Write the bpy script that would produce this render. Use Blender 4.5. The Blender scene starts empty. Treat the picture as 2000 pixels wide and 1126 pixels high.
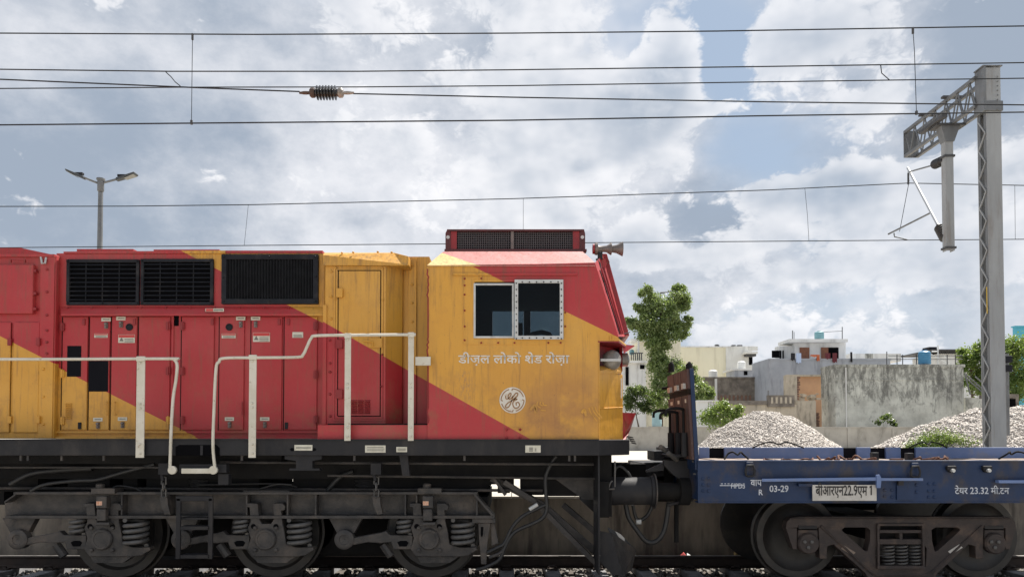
import bpy, bmesh, math, random
import numpy as np
from mathutils import Vector, Matrix
random.seed(7); rng = np.random.default_rng(7)
R = math.radians
scene = bpy.context.scene
COL = scene.collection

# ------------------------------------------------------------------ camera
CAM_Y, CAM_H, FPX, PITCH, HORIZON = -9.9, 1.736, 1444.0, R(1.5), 850.0
PPY = HORIZON - FPX * math.tan(PITCH)
cam = bpy.data.cameras.new("camera")
cam.lens = FPX / 2000 * 36; cam.sensor_width = 36; cam.clip_end = 5000; cam.clip_start = 0.1
cam.shift_y = (PPY - 563) / 2000
camera = bpy.data.objects.new("camera", cam); COL.objects.link(camera)
camera.location = (0, CAM_Y, CAM_H); camera.rotation_euler = (R(90) + PITCH, 0, 0)
scene.camera = camera

def at(px, py, Y):
    """point of the plane Y that the photograph shows at (px, py)"""
    a, b = (px - 1000) / FPX, (PPY - py) / FPX
    dy = math.cos(PITCH) - b * math.sin(PITCH)
    dz = b * math.cos(PITCH) + math.sin(PITCH)
    t = (Y - CAM_Y) / dy
    return Vector((a * t, Y, CAM_H + dz * t))

# ------------------------------------------------------------------ light
SUN_DIR = Vector((0.35, 0.37, 0.86)).normalized()        # towards the sun
SUN_EL = math.asin(SUN_DIR.z); SUN_AZ = math.atan2(SUN_DIR.x, SUN_DIR.y)
sun = bpy.data.lights.new("sun", 'SUN'); sun.energy = 5.0; sun.angle = R(0.6); sun.color = (1.0, 0.955, 0.88)
sun_o = bpy.data.objects.new("sun", sun); COL.objects.link(sun_o)
sun_o.rotation_euler = (-SUN_DIR).to_track_quat('-Z', 'Y').to_euler(); sun_o.location = (0, 0, 30)

world = bpy.data.worlds.new("World"); scene.world = world; world.use_nodes = True
class NT:
    """small helper for node graphs"""
    def __init__(s, tree): s.t = tree; s.n = tree.nodes; s.l = tree.links
    def put(s, sock, v):
        if hasattr(v, 'is_output'): s.l.new(v, sock)
        elif isinstance(v, (tuple, list)) and sock.type == 'RGBA': sock.default_value = tuple(v) + ((1,) if len(v) == 3 else ())
        else: sock.default_value = v
    def node(s, typ, ins=None, **attrs):
        n = s.n.new(typ)
        for k, v in attrs.items(): setattr(n, k, v)
        for k, v in (ins or {}).items(): s.put(n.inputs[k], v)
        return n
    def m(s, op, a, b=0.0, c=0.0, clamp=False):
        n = s.n.new('ShaderNodeMath'); n.operation = op; n.use_clamp = clamp
        s.put(n.inputs[0], a); s.put(n.inputs[1], b); s.put(n.inputs[2], c); return n.outputs[0]
    def vm(s, op, a, b=(0, 0, 0)):
        n = s.n.new('ShaderNodeVectorMath'); n.operation = op
        s.put(n.inputs[0], a); s.put(n.inputs[1], b); return n.outputs[0]
    def mix(s, f, a, b, blend='MIX'):
        n = s.n.new('ShaderNodeMix'); n.data_type = 'RGBA'; n.blend_type = blend; n.clamp_factor = True
        s.put(n.inputs[0], f); s.put(n.inputs[6], a); s.put(n.inputs[7], b); return n.outputs[2]
    def ss(s, v, lo, hi, a=0.0, b=1.0):
        n = s.n.new('ShaderNodeMapRange'); n.interpolation_type = 'SMOOTHSTEP'
        for i, x in enumerate((v, lo, hi, a, b)): s.put(n.inputs[i], x)
        return n.outputs[0]
    def noise(s, vec, scale, detail=4.0, rough=0.5, dist=0.0):
        n = s.node('ShaderNodeTexNoise', {'Vector': vec, 'Scale': scale, 'Detail': detail, 'Roughness': rough, 'Distortion': dist})
        return n.outputs[0]

def build_sky():
    g = NT(world.node_tree); g.n.clear()
    out = g.node('ShaderNodeOutputWorld'); bg = g.node('ShaderNodeBackground'); bg.inputs[1].default_value = 0.055
    g.l.new(bg.outputs[0], out.inputs[0])
    sky = g.node('ShaderNodeTexSky'); sky.sky_type = 'NISHITA'; sky.sun_disc = False
    sky.sun_elevation = SUN_EL; sky.sun_rotation = SUN_AZ; sky.dust_density = 1.6; sky.air_density = 1.0
    tc = g.node('ShaderNodeTexCoord'); d = g.vm('NORMALIZE', tc.outputs['Generated'])
    sp = g.node('ShaderNodeSeparateXYZ', {0: d}); x, y, z = sp.outputs
    az = g.m('ARCTAN2', x, y); el = g.m('ARCSINE', z)
    ae = g.node('ShaderNodeCombineXYZ', {0: az, 1: el}).outputs[0]
    def total(bl):
        """sum of soft patches of more or less cloud, each round a direction of the sky: (px, py, width, height, amount)"""
        acc = None
        for px, py, wx, wy, w in bl:
            a0 = math.atan((px - 1000) / FPX); e0 = math.atan((HORIZON - py) / math.hypot(FPX, px - 1000))
            n = g.n.new('ShaderNodeVectorMath'); n.operation = 'MULTIPLY_ADD'; g.put(n.inputs[0], ae)
            n.inputs[1].default_value = (FPX / wx, FPX / wy, 0); n.inputs[2].default_value = (-a0 * FPX / wx, -e0 * FPX / wy, 0)
            q = g.n.new('ShaderNodeVectorMath'); q.operation = 'DOT_PRODUCT'; g.l.new(n.outputs[0], q.inputs[0]); g.l.new(n.outputs[0], q.inputs[1])
            p = g.m('POWER', 1 / math.e, q.outputs['Value'])
            acc = g.m('MULTIPLY_ADD', p, w, acc if acc is not None else 0.0)
        return acc
    st = g.vm('MULTIPLY', d, (1.0, 1.0, 1.5))
    def fbm(vec, off, scale, detail=9.0, rough=0.56, dist=0.25):
        return g.noise(g.vm('ADD', vec, off), scale, detail, rough, dist)
    # blue air, paler towards the horizon
    blue = g.mix(0.55, sky.outputs[0], (5.6, 7.1, 8.6))
    blue = g.mix(g.ss(el, 0.0, 0.34, 0.85, 0.0), blue, (6.0, 7.1, 8.2))
    # broad veil of grey cloud
    lo = fbm(st, (3.1, 1.7, 0.4), 2.6, 5.0, 0.6, 0.0)
    veil = g.m('ADD', lo, total([(230, 260, 760, 460, 0.34), (800, 330, 420, 300, 0.16), (1390, 70, 140, 80, -0.28), (1480, 290, 110, 60, -0.22), (1440, 180, 70, 60, -0.18), (1960, 60, 190, 130, 0.34), (1640, 560, 400, 110, 0.10), (1480, 610, 130, 40, -0.14), (1290, 660, 60, 60, -0.1)]))
    veil_a = g.ss(veil, 0.36, 0.66)
    # light and shade inside the veil: large swells, then billows
    l1 = fbm(st, (8.3, 2.2, 5.1), 3.0, 3.0, 0.5, 0.0); l2 = fbm(st, (2.3, 6.2, 1.1), 8.5, 6.0, 0.62, 0.0)
    lit = g.m('ADD', g.m('ADD', g.m('MULTIPLY', l1, 0.55), g.m('MULTIPLY', l2, 0.55)), total([(120, 290, 380, 160, -0.16), (760, 110, 330, 120, -0.11), (900, 330, 330, 230, 0.16), (1960, 30, 190, 120, -0.20), (1130, 60, 150, 120, 0.16), (1700, 520, 420, 130, 0.08), (40, 90, 200, 100, 0.06), (350, 330, 90, 60, 0.10), (560, 560, 500, 70, 0.02), (1520, 420, 120, 40, -0.1), (1380, 420, 140, 50, -0.10), (1330, 540, 200, 40, -0.06), (420, 420, 300, 60, -0.05), (1000, 440, 160, 40, -0.05)]))
    veil_c = g.mix(g.ss(lit, 0.37, 0.76), (4.0, 4.75, 5.75), (10.2, 10.3, 10.5))
    # heaped cloud with sunlit rims: noise for the masses, cells for the cauliflower heads
    off = (1.3, 7.7, 2.9); SC = 5.2
    wob = g.node('ShaderNodeTexNoise', {'Vector': st, 'Scale': 14.0, 'Detail': 3.0, 'Roughness': 0.6}).outputs[1]
    warp = g.vm('MULTIPLY', g.vm('SUBTRACT', wob, (0.5, 0.5, 0.5)), (0.10, 0.10, 0.10))
    n1 = g.noise(g.vm('ADD', st, off), SC, 7.0, 0.58, 0.0); n2 = g.noise(g.vm('ADD', st, (off[0] + 0.010, off[1] + 0.002, off[2] + 0.020)), SC, 4.0, 0.58, 0.0)
    vec2 = g.vm('ADD', g.vm('MULTIPLY', ae, (1.0, 1.4, 0.0)), warp)
    v = g.node('ShaderNodeTexVoronoi', {'Vector': vec2, 'Scale': 13.0, 'Detail': 3.0, 'Roughness': 0.62, 'Lacunarity': 2.4}, voronoi_dimensions='2D'); v.normalize = True
    puff = g.m('SUBTRACT', 1.0, v.outputs[0])
    d1 = g.m('ADD', g.m('MULTIPLY', n1, 0.80), g.m('MULTIPLY', puff, 0.28))
    bias = total([(1310, 150, 62, 70, 0.24), (1270, 250, 90, 80, 0.18), (1400, 205, 46, 16, 0.16), (1595, 65, 100, 44, 0.20), (1600, 365, 170, 34, 0.26), (1690, 200, 110, 40, 0.11), (1090, 60, 150, 110, 0.16), (1130, 250, 150, 120, 0.10), (960, 320, 220, 80, 0.11),
                  (1260, 470, 70, 40, 0.20), (1310, 505, 90, 26, 0.14), (1560, 535, 120, 22, 0.13), (1800, 530, 120, 40, 0.12), (1410, 90, 50, 130, -0.20), (1480, 270, 80, 46, -0.20), (1230, 50, 36, 40, -0.12), (1090, 425, 44, 24, 0.18), (385, 20, 40, 60, 0.08), (370, 335, 70, 30, 0.09), (1140, 318, 26, 12, 0.16),
                  (140, 230, 440, 320, -0.12), (620, 130, 220, 110, -0.10), (760, 420, 160, 50, -0.04), (1720, 470, 300, 70, 0.05), (700, 486, 120, 10, 0.16), (1900, 330, 140, 60, 0.12), (1450, 600, 300, 60, -0.02), (600, 560, 600, 90, -0.06), (1960, 40, 170, 110, -0.2), (1400, 420, 90, 24, -0.10), (580, 230, 90, 50, 0.06)])
    dd = g.m('ADD', d1, bias)
    cum = g.ss(dd, 0.585, 0.65)
    grad = g.m('ADD', g.m('MULTIPLY', g.m('SUBTRACT', n1, n2), 0.8), g.m('MULTIPLY', g.m('SUBTRACT', puff, 0.72), 0.20))
    sh = g.m('ADD', g.m('MULTIPLY', grad, 2.9), 0.66)
    sh = g.m('SUBTRACT', sh, g.m('MULTIPLY', g.ss(dd, 0.64, 0.90), 0.40))
    cum_c = g.mix(g.ss(sh, 0.0, 1.08), (4.8, 5.6, 6.6), (11.6, 11.6, 11.6))
    c = g.mix(g.m('MULTIPLY', veil_a, 0.92), blue, veil_c)
    c = g.mix(g.m('MULTIPLY', cum, 0.84), c, cum_c)
    c = g.mix(g.ss(el, 0.0, 0.15, 0.5, 0.0), c, (6.8, 7.5, 8.2))
    c = g.mix(g.ss(el, -0.02, 0.0), (2.2, 2.1, 1.9), c)
    c = g.mix(1.0, c, (0.86, 0.855, 0.87), 'MULTIPLY')
    g.l.new(c, bg.inputs[0])
    world.cycles.sampling_method = 'MANUAL'; world.cycles.sample_map_resolution = 512
build_sky()
vs = scene.view_settings
vs.view_transform = 'Standard'; vs.look = 'None'; vs.gamma = 1; vs.use_curve_mapping = False; vs.exposure = 0.95
scene.cycles.max_bounces = 5; scene.cycles.diffuse_bounces = 3; scene.cycles.glossy_bounces = 3; scene.cycles.transparent_max_bounces = 12
scene.cycles.use_denoising = True

# ------------------------------------------------------------------ materials
MATS = {}
def principled(name):
    m = bpy.data.materials.new(name); m.use_nodes = True; g = NT(m.node_tree)
    return m, g, g.n['Principled BSDF'], g.node('ShaderNodeNewGeometry').outputs['Position']
def mat(name, col, col2=None, scale=4.0, stretch=(1, 1, 1), rough=0.6, metal=0.0, bump=0.0, bscale=60.0, dirt=None, damt=0.5, dscale=2.0, dstretch=(1, 1, 1), dlo=0.5, dhi=0.7, spec=0.5, c_lo=0.3, c_hi=0.7):
    m, g, b, pos = principled(name)
    c = tuple(col)
    if col2:
        n = g.noise(g.vm('MULTIPLY', pos, stretch), scale, 6.0, 0.6)
        c = g.mix(g.ss(n, c_lo, c_hi), col, col2)
    if dirt:
        n2 = g.noise(g.vm('ADD', g.vm('MULTIPLY', pos, dstretch), (5.2, 1.3, 7.7)), dscale, 8.0, 0.62)
        f = g.m('MULTIPLY', g.ss(n2, dlo, dhi), damt)
        c = g.mix(f, c, dirt)
    g.put(b.inputs['Base Color'], c)
    n3 = g.noise(pos, 9.0, 4.0)
    g.put(b.inputs['Roughness'], g.m('ADD', g.m('MULTIPLY', n3, 0.25), rough - 0.12))
    b.inputs['Metallic'].default_value = metal; b.inputs['Specular IOR Level'].default_value = spec
    if bump:
        nb = g.noise(pos, bscale, 5.0, 0.6)
        bn = g.node('ShaderNodeBump', {'Height': nb, 'Strength': bump, 'Distance': 0.02}); g.l.new(bn.outputs[0], b.inputs['Normal'])
    MATS[name] = m; return m
RED, YEL = (0.395, 0.027, 0.033), (0.61, 0.305, 0.042)
def lerp3(a, b, t): return tuple(p + (q - p) * t for p, q in zip(a, b))
def paint(name, Y, lines, rough=0.42, rubbed=0.0, chalk=0.0):
    """two-colour body paint; lines: groups of (p, q, side) in the plane Y; yellow where all lines of a group agree"""
    m, g, b, pos = principled(name)
    sp = g.node('ShaderNodeSeparateXYZ', {0: pos}); x, _, z = sp.outputs
    f = None
    for grp in lines:
        h = None
        for (p, q, sgn) in grp:
            a, c = at(*p, Y), at(*q, Y); k = (c.z - a.z) / (c.x - a.x)
            dl = g.m('SUBTRACT', g.m('SUBTRACT', z, a.z), g.m('MULTIPLY', g.m('SUBTRACT', x, a.x), k))
            e = g.ss(g.m('MULTIPLY', dl, sgn), -0.0025, 0.0025)
            h = e if h is None else g.m('MULTIPLY', h, e)
        f = h if f is None else g.m('MAXIMUM', f, h)
    if f is None: f = 0.0
    c = g.mix(f, lerp3(RED, (0.50, 0.24, 0.22), chalk), lerp3(YEL, (0.66, 0.50, 0.25), chalk))
    # fading, grime and run marks of the sheet
    n = g.noise(pos, 1.7, 6.0, 0.6); c = g.mix(g.m('MULTIPLY', g.ss(n, 0.45, 0.75), 0.28), c, g.mix(f, (0.40, 0.055, 0.055), (0.47, 0.20, 0.035)))
    st = g.noise(g.vm('MULTIPLY', pos, (9, 9, 0.7)), 3.0, 6.0, 0.65)
    c = g.mix(g.m('MULTIPLY', g.ss(st, 0.50, 0.74), 0.42), c, (0.17, 0.085, 0.045))
    cl = g.noise(g.vm('ADD', pos, (3.3, 0, 9.1)), 0.9, 7.0, 0.65); c = g.mix(g.m('MULTIPLY', g.ss(cl, 0.45, 0.7), 0.22), c, g.mix(f, (0.43, 0.11, 0.10), (0.60, 0.36, 0.12)))
    sc2 = g.noise(g.vm('MULTIPLY', pos, (2.5, 1, 14)), 6.0, 4.0, 0.7); c = g.mix(g.m('MULTIPLY', g.ss(sc2, 0.69, 0.74), 0.35), c, g.mix(f, (0.52, 0.20, 0.18), (0.66, 0.45, 0.20)))
    zlo = g.ss(z, 1.7, 2.7, 0.68, 0.16)
    dn = g.noise(pos, 3.1, 9.0, 0.68)
    c = g.mix(g.m('MULTIPLY', g.ss(dn, 0.46, 0.72), zlo), c, (0.23, 0.115, 0.055))
    sk = g.noise(g.vm('MULTIPLY', pos, (1, 1, 0.5)), 55.0, 3.0, 0.7)
    c = g.mix(g.m('MULTIPLY', g.ss(sk, 0.66, 0.74), 0.6), c, (0.12, 0.06, 0.04))
    top = g.m('MULTIPLY', g.ss(z, 3.1, 3.9), g.ss(st, 0.36, 0.66)); c = g.mix(g.m('MULTIPLY', top, 0.30), c, (0.10, 0.055, 0.04))
    if rubbed:
        for (px, py, r) in ((910, 760, 0.20), (905, 735, 0.13)):
            o = at(px, py, Y)
            dx = g.m('SUBTRACT', x, o.x); dz = g.m('MULTIPLY', g.m('SUBTRACT', z, o.z), 0.7)
            rr = g.m('SQRT', g.m('ADD', g.m('MULTIPLY', dx, dx), g.m('MULTIPLY', dz, dz)))
            nz = g.noise(g.vm('MULTIPLY', pos, (1.6, 1, 0.6)), 30.0, 6.0, 0.7)
            w = g.m('MULTIPLY', g.ss(rr, r, 0.0), g.ss(nz, 0.47, 0.62))
            c = g.mix(g.m('MULTIPLY', w, 0.55), c, (0.30, 0.17, 0.09))
        o = at(1095, 800, Y)
        dx = g.m('SUBTRACT', x, o.x); dz = g.m('SUBTRACT', z, o.z)
        rr = g.m('SQRT', g.m('ADD', g.m('MULTIPLY', dx, dx), g.m('MULTIPLY', dz, dz)))
        nz = g.noise(pos, 5.0, 7.0, 0.6)
        c = g.mix(g.m('MULTIPLY', g.m('MULTIPLY', g.ss(rr, 0.85, 0.1), g.ss(nz, 0.2, 0.6)), 0.6), c, (0.30, 0.13, 0.055))
    g.put(b.inputs['Base Color'], c)
    g.put(b.inputs['Roughness'], g.m('ADD', g.m('MULTIPLY', dn, 0.3), rough - 0.1))
    b.inputs['Specular IOR Level'].default_value = 0.45
    nb = g.noise(g.vm('MULTIPLY', pos, (1, 1, 0.8)), 5.0, 3.0, 0.5)
    bn = g.node('ShaderNodeBump', {'Height': nb, 'Strength': 0.4, 'Distance': 0.03}); g.l.new(bn.outputs[0], b.inputs['Normal'])
    MATS[name] = m; return m
def glass_mat(name, tint=(0.55, 0.62, 0.66), refl=0.12):
    m = bpy.data.materials.new(name); m.use_nodes = True; g = NT(m.node_tree); g.n.clear()
    o = g.node('ShaderNodeOutputMaterial'); t = g.node('ShaderNodeBsdfTransparent', {0: tint}); gl = g.node('ShaderNodeBsdfGlossy', {'Roughness': 0.03})
    lw = g.node('ShaderNodeLayerWeight', {0: 0.25}); f = g.m('ADD', g.m('MULTIPLY', lw.outputs[0], 0.18), refl * 0.12, clamp=True)
    mx = g.node('ShaderNodeMixShader', {0: f, 1: t.outputs[0], 2: gl.outputs[0]}); g.l.new(mx.outputs[0], o.inputs[0])
    MATS[name] = m; return m
def leaf_mat(name, c1, c2, c3):
    m = bpy.data.materials.new(name); m.use_nodes = True; g = NT(m.node_tree); g.n.clear()
    o = g.node('ShaderNodeOutputMaterial'); pos = g.node('ShaderNodeNewGeometry').outputs['Position']
    wn = g.node('ShaderNodeTexWhiteNoise', {0: g.vm('FLOOR', g.vm('MULTIPLY', pos, (6, 6, 6)))}).outputs[0]
    n = g.noise(pos, 0.9, 4.0)
    c = g.mix(wn, c1, c2); c = g.mix(g.ss(n, 0.4, 0.65), c, c3)
    pb = g.node('ShaderNodeBsdfPrincipled', {'Base Color': c, 'Roughness': 0.36}); tr = g.node('ShaderNodeBsdfTranslucent', {0: g.mix(0.4, c, (0.25, 0.33, 0.03))})
    mx = g.node('ShaderNodeMixShader', {0: 0.5, 1: pb.outputs[0], 2: tr.outputs[0]}); g.l.new(mx.outputs[0], o.inputs[0])
    MATS[name] = m; return m

mat('charcoal', (0.024, 0.0235, 0.026), (0.017, 0.0165, 0.019), 3, rough=0.6, spec=0.25, bump=0.1, dirt=(0.062, 0.054, 0.048), damt=0.45, dscale=3, dstretch=(1, 1, .4))
mat('bogie', (0.066, 0.059, 0.055), (0.026, 0.025, 0.026), 5, rough=0.55, spec=0.35, bump=0.35, bscale=40, dirt=(0.125, 0.10, 0.082), damt=0.6, dscale=3.5, dlo=0.47, dhi=0.72)
mat('bogie_brown', (0.050, 0.036, 0.032), (0.030, 0.023, 0.022), 5, rough=0.7, bump=0.3, bscale=45, dirt=(0.13, 0.085, 0.06), damt=0.5, dscale=5)
mat('near_black', (0.008, 0.008, 0.009), (0.014, 0.013, 0.0125), 3, rough=0.85, spec=0.2)  # near-black; shade of the voids and cab interior is put into this colour
mat('wheel', (0.012, 0.011, 0.011), (0.022, 0.0185, 0.0165), 3, rough=0.5, bump=0.1, dirt=(0.07, 0.05, 0.04), damt=0.35, dscale=6)
mat('spring', (0.10, 0.096, 0.094), (0.06, 0.057, 0.055), 8, rough=0.5, dirt=(0.12, 0.09, 0.06), damt=0.4, dscale=9)
mat('rail_rust', (0.055, 0.036, 0.027), (0.035, 0.025, 0.02), 6, rough=0.8, bump=0.2)
mat('rail_top', (0.45, 0.43, 0.41), (0.32, 0.30, 0.28), 6, rough=0.35, metal=0.8)
mat('handrail', (0.62, 0.58, 0.50), (0.53, 0.49, 0.40), 6, rough=0.5, dirt=(0.30, 0.20, 0.12), damt=0.6, dscale=22, dlo=0.60, dhi=0.70)
mat('black_metal', (0.016, 0.017, 0.022), (0.010, 0.0105, 0.014), 5, rough=0.6, spec=0.2, dirt=(0.07, 0.06, 0.055), damt=0.3, dscale=5)
mat('void', (0.004, 0.004, 0.005), rough=0.95, spec=0.05)
mat('black_panel', (0.007, 0.007, 0.010), rough=0.85, spec=0.1)
mat('ac_mesh', (0.085, 0.08, 0.085), rough=0.7)
mat('pleat', (0.016, 0.0165, 0.019), (0.010, 0.010, 0.012), 9, rough=0.7, spec=0.15)
mat('alu', (0.56, 0.56, 0.55), (0.46, 0.46, 0.45), 8, rough=0.45, metal=0.2, dirt=(0.22, 0.19, 0.15), damt=0.35, dscale=9)
mat('white_paint', (0.66, 0.62, 0.56), (0.58, 0.53, 0.46), 9, rough=0.6, dirt=(0.4, 0.25, 0.12), damt=0.45, dscale=14)
mat('white_stencil', (0.55, 0.57, 0.62), (0.38, 0.41, 0.47), 20, rough=0.6)
mat('emblem_line', (0.27, 0.14, 0.06), rough=0.6)
mat('ac_red', (0.10, 0.018, 0.020), (0.065, 0.015, 0.017), 6, rough=0.55, dirt=(0.05, 0.04, 0.04), damt=0.5)
mat('dark_red', (0.30, 0.018, 0.022), (0.20, 0.016, 0.02), 4, rough=0.45)  # plain red, deeper than the body red
mat('hinge_red', (0.27, 0.018, 0.02), (0.22, 0.017, 0.019), 7, rough=0.5)
mat('horn', (0.20, 0.165, 0.15), (0.13, 0.11, 0.10), 10, rough=0.5, metal=0.3)
mat('rubber', (0.014, 0.014, 0.016), (0.022, 0.021, 0.02), 8, rough=0.55)
mat('chrome', (0.55, 0.53, 0.5), rough=0.3, metal=0.7)
mat('lens', (0.24, 0.22, 0.195), (0.15, 0.135, 0.12), 9, rough=0.25)
mat('wagon_blue', (0.0135, 0.032, 0.088), (0.0105, 0.024, 0.064), 2.5, rough=0.48, bump=0.12, bscale=20, dirt=(0.056, 0.047, 0.045), damt=0.8, dscale=2.6, dstretch=(1.4, 1, 1.0), dlo=0.47, dhi=0.66, spec=0.3)
mat('wagon_blue_faded_lit', (0.13, 0.19, 0.37), (0.10, 0.155, 0.31), 4, rough=0.55, dirt=(0.2, 0.2, 0.22), damt=0.5, dscale=5)  # faded blue, lightened further for bounce light on the far stringers
mat('deck', (0.27, 0.21, 0.165), (0.19, 0.145, 0.12), 3, rough=0.85, bump=0.3, dirt=(0.16, 0.09, 0.06), damt=0.6, dscale=3)
mat('rust', (0.15, 0.062, 0.036), (0.085, 0.04, 0.028), 12, rough=0.85, bump=0.3)
mat('head_brown', (0.085, 0.043, 0.038), (0.055, 0.031, 0.030), 7, stretch=(1, 1, .3), rough=0.75, bump=0.2, dirt=(0.19, 0.12, 0.08), damt=0.5, dscale=6, dstretch=(1, 1, .3), dlo=0.52)
mat('plate_white', (0.52, 0.50, 0.47), (0.42, 0.40, 0.37), 7, rough=0.7, dirt=(0.2, 0.17, 0.14), damt=0.4, dscale=8)
mat('plate_black', (0.03, 0.028, 0.027), rough=0.7)
mat('label_plate', (0.62, 0.59, 0.50), (0.52, 0.49, 0.40), 20, rough=0.5)
mat('label_print', (0.16, 0.15, 0.13), rough=0.6)
mat('label_red', (0.50, 0.045, 0.04), rough=0.5)
mat('label_orange', (0.55, 0.20, 0.09), (0.62, 0.45, 0.35), 60, rough=0.6)
mat('galv', (0.19, 0.195, 0.20), (0.13, 0.135, 0.14), 5, stretch=(1, 1, .3), rough=0.5, metal=0.35, dirt=(0.14, 0.12, 0.10), damt=0.4, dscale=5)
mat('galv_dark', (0.08, 0.08, 0.083), (0.05, 0.05, 0.052), 5, rough=0.6, metal=0.2)
mat('mast_paint', (0.33, 0.34, 0.345), (0.26, 0.267, 0.272), 4, stretch=(1, 1, .2), rough=0.6, dirt=(0.16, 0.12, 0.09), damt=0.4, dscale=4, dstretch=(2, 2, .3))
mat('yellow_mark', (0.55, 0.36, 0.03), rough=0.6)
mat('wire', (0.03, 0.032, 0.036), rough=0.9, spec=0.1)
mat('insulator', (0.022, 0.021, 0.022), rough=0.35)
mat('porcelain_cap', (0.30, 0.29, 0.275), (0.15, 0.11, 0.085), 30, rough=0.5)
mat('cap_rust', (0.085, 0.05, 0.036), (0.05, 0.034, 0.028), 20, rough=0.8)
mat('aluminium_tube', (0.50, 0.51, 0.52), rough=0.4, metal=0.5)
mat('led_grey', (0.05, 0.055, 0.06), rough=0.6)
mat('led_lens', (0.22, 0.22, 0.2), rough=0.4)
mat('platform_wall', (0.27, 0.235, 0.19), (0.15, 0.13, 0.11), 2.2, stretch=(1.6, 1, .5), rough=0.9, bump=0.5, bscale=14, dirt=(0.06, 0.052, 0.045), damt=0.8, dscale=2.4, dstretch=(2.6, 1, .35), dlo=0.49, dhi=0.70)
mat('bounce_ground', (0.44, 0.41, 0.36), (0.36, 0.335, 0.295), 0.7, rough=0.95, bump=0.5, bscale=12, dirt=(0.22, 0.20, 0.17), damt=0.5, dscale=0.6)  # kept pale so the unseen ground in front bounces sunlight
mat('paving', (0.40, 0.37, 0.32), (0.33, 0.305, 0.265), 1.2, rough=0.9, bump=0.2, dirt=(0.3, 0.27, 0.22), damt=0.5, dscale=0.9)
mat('ground', (0.42, 0.39, 0.345), (0.34, 0.31, 0.27), 0.5, rough=0.95, bump=0.5, bscale=9, dirt=(0.20, 0.20, 0.11), damt=0.6, dscale=0.25)
mat('track_soil', (0.10, 0.085, 0.07), (0.06, 0.052, 0.045), 3, rough=0.95, bump=0.5, bscale=15)
mat('ballast', (0.30, 0.285, 0.26), (0.15, 0.14, 0.13), 14, rough=0.9, bump=0.3, dirt=(0.09, 0.075, 0.06), damt=0.6, dscale=6)
mat('gravel', (0.60, 0.55, 0.50), (0.36, 0.33, 0.30), 11, rough=0.92, bump=0.4, bscale=30, c_lo=0.32, c_hi=0.62)
mat('sleeper', (0.26, 0.26, 0.27), (0.17, 0.17, 0.175), 5, rough=0.9, bump=0.3, dirt=(0.07, 0.055, 0.045), damt=0.6, dscale=5)
mat('low_wall', (0.44, 0.415, 0.37), (0.33, 0.31, 0.275), 0.8, rough=0.9, bump=0.2, bscale=8, dirt=(0.15, 0.14, 0.12), damt=0.6, dscale=0.9, dstretch=(1.5, 1, .6))
def old_wall(name):
    """bare plaster blotched with black algae, drips hanging from joints and the parapet"""
    m, g, b, pos = principled(name); z = g.node('ShaderNodeSeparateXYZ', {0: pos}).outputs[2]
    n1 = g.noise(pos, 0.55, 8.0, 0.62); c = g.mix(g.ss(n1, 0.35, 0.65), (0.60, 0.605, 0.55), (0.38, 0.38, 0.345))
    n2 = g.noise(g.vm('MULTIPLY', pos, (1.0, 1, 0.55)), 2.1, 10.0, 0.72, 0.6); hi = g.ss(z, 2.0, 6.5, -0.07, 0.10)
    c = g.mix(g.m('MULTIPLY', g.ss(g.m('ADD', n2, hi), 0.50, 0.68), 0.74), c, (0.115, 0.115, 0.106))
    n3 = g.noise(g.vm('MULTIPLY', pos, (2.2, 1, 0.22)), 1.6, 8.0, 0.7); c = g.mix(g.m('MULTIPLY', g.ss(g.m('ADD', n3, hi), 0.53, 0.70), 0.6), c, (0.085, 0.085, 0.08))
    n4 = g.noise(pos, 7.0, 6.0, 0.7); c = g.mix(g.m('MULTIPLY', g.ss(n4, 0.52, 0.7), 0.4), c, (0.66, 0.66, 0.61))
    g.put(b.inputs['Base Color'], c); b.inputs['Roughness'].default_value = 0.95
    bn = g.node('ShaderNodeBump', {'Height': n4, 'Strength': 0.3, 'Distance': 0.03}); g.l.new(bn.outputs[0], b.inputs['Normal']); MATS[name] = m
old_wall('old_concrete')
mat('plaster_blue', (0.38, 0.40, 0.445), (0.31, 0.33, 0.37), 0.8, rough=0.9, dirt=(0.14, 0.145, 0.16), damt=0.5, dscale=0.9, dstretch=(2, 1, .4))
mat('plaster_cream', (0.76, 0.72, 0.565), (0.70, 0.66, 0.515), 0.3, rough=0.9, dirt=(0.42, 0.38, 0.28), damt=0.4, dscale=0.5, dstretch=(2, 1, .3))
mat('plaster_white', (0.72, 0.72, 0.70), (0.63, 0.63, 0.615), 0.6, rough=0.9, dirt=(0.30, 0.30, 0.29), damt=0.5, dscale=0.7, dstretch=(2, 1, .3))
mat('plaster_peach', (0.60, 0.36, 0.215), (0.52, 0.31, 0.19), 1.5, rough=0.9)
mat('plaster_buff', (0.52, 0.455, 0.36), (0.41, 0.36, 0.29), 1.5, rough=0.9, dirt=(0.12, 0.11, 0.1), damt=0.6, dscale=1.4, dstretch=(2, 1, .5))
mat('dark_brickwork', (0.23, 0.20, 0.17), (0.12, 0.105, 0.092), 1.8, rough=0.95, bump=0.4, bscale=10, dirt=(0.30, 0.27, 0.23), damt=0.6, dscale=2.0, dlo=0.55)
mat('bleached_brick', (0.22, 0.12, 0.09), (0.13, 0.09, 0.07), 3, rough=0.95)
mat('wood_brown', (0.22, 0.085, 0.04), (0.16, 0.06, 0.03), 5, rough=0.6)
mat('plastic_blue', (0.045, 0.20, 0.36), (0.04, 0.17, 0.31), 2, rough=0.45)
mat('plastic_teal', (0.16, 0.32, 0.36), (0.12, 0.26, 0.30), 2, rough=0.5)
mat('plastic_pale', (0.34, 0.50, 0.52), (0.30, 0.44, 0.46), 2, rough=0.5)
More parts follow.
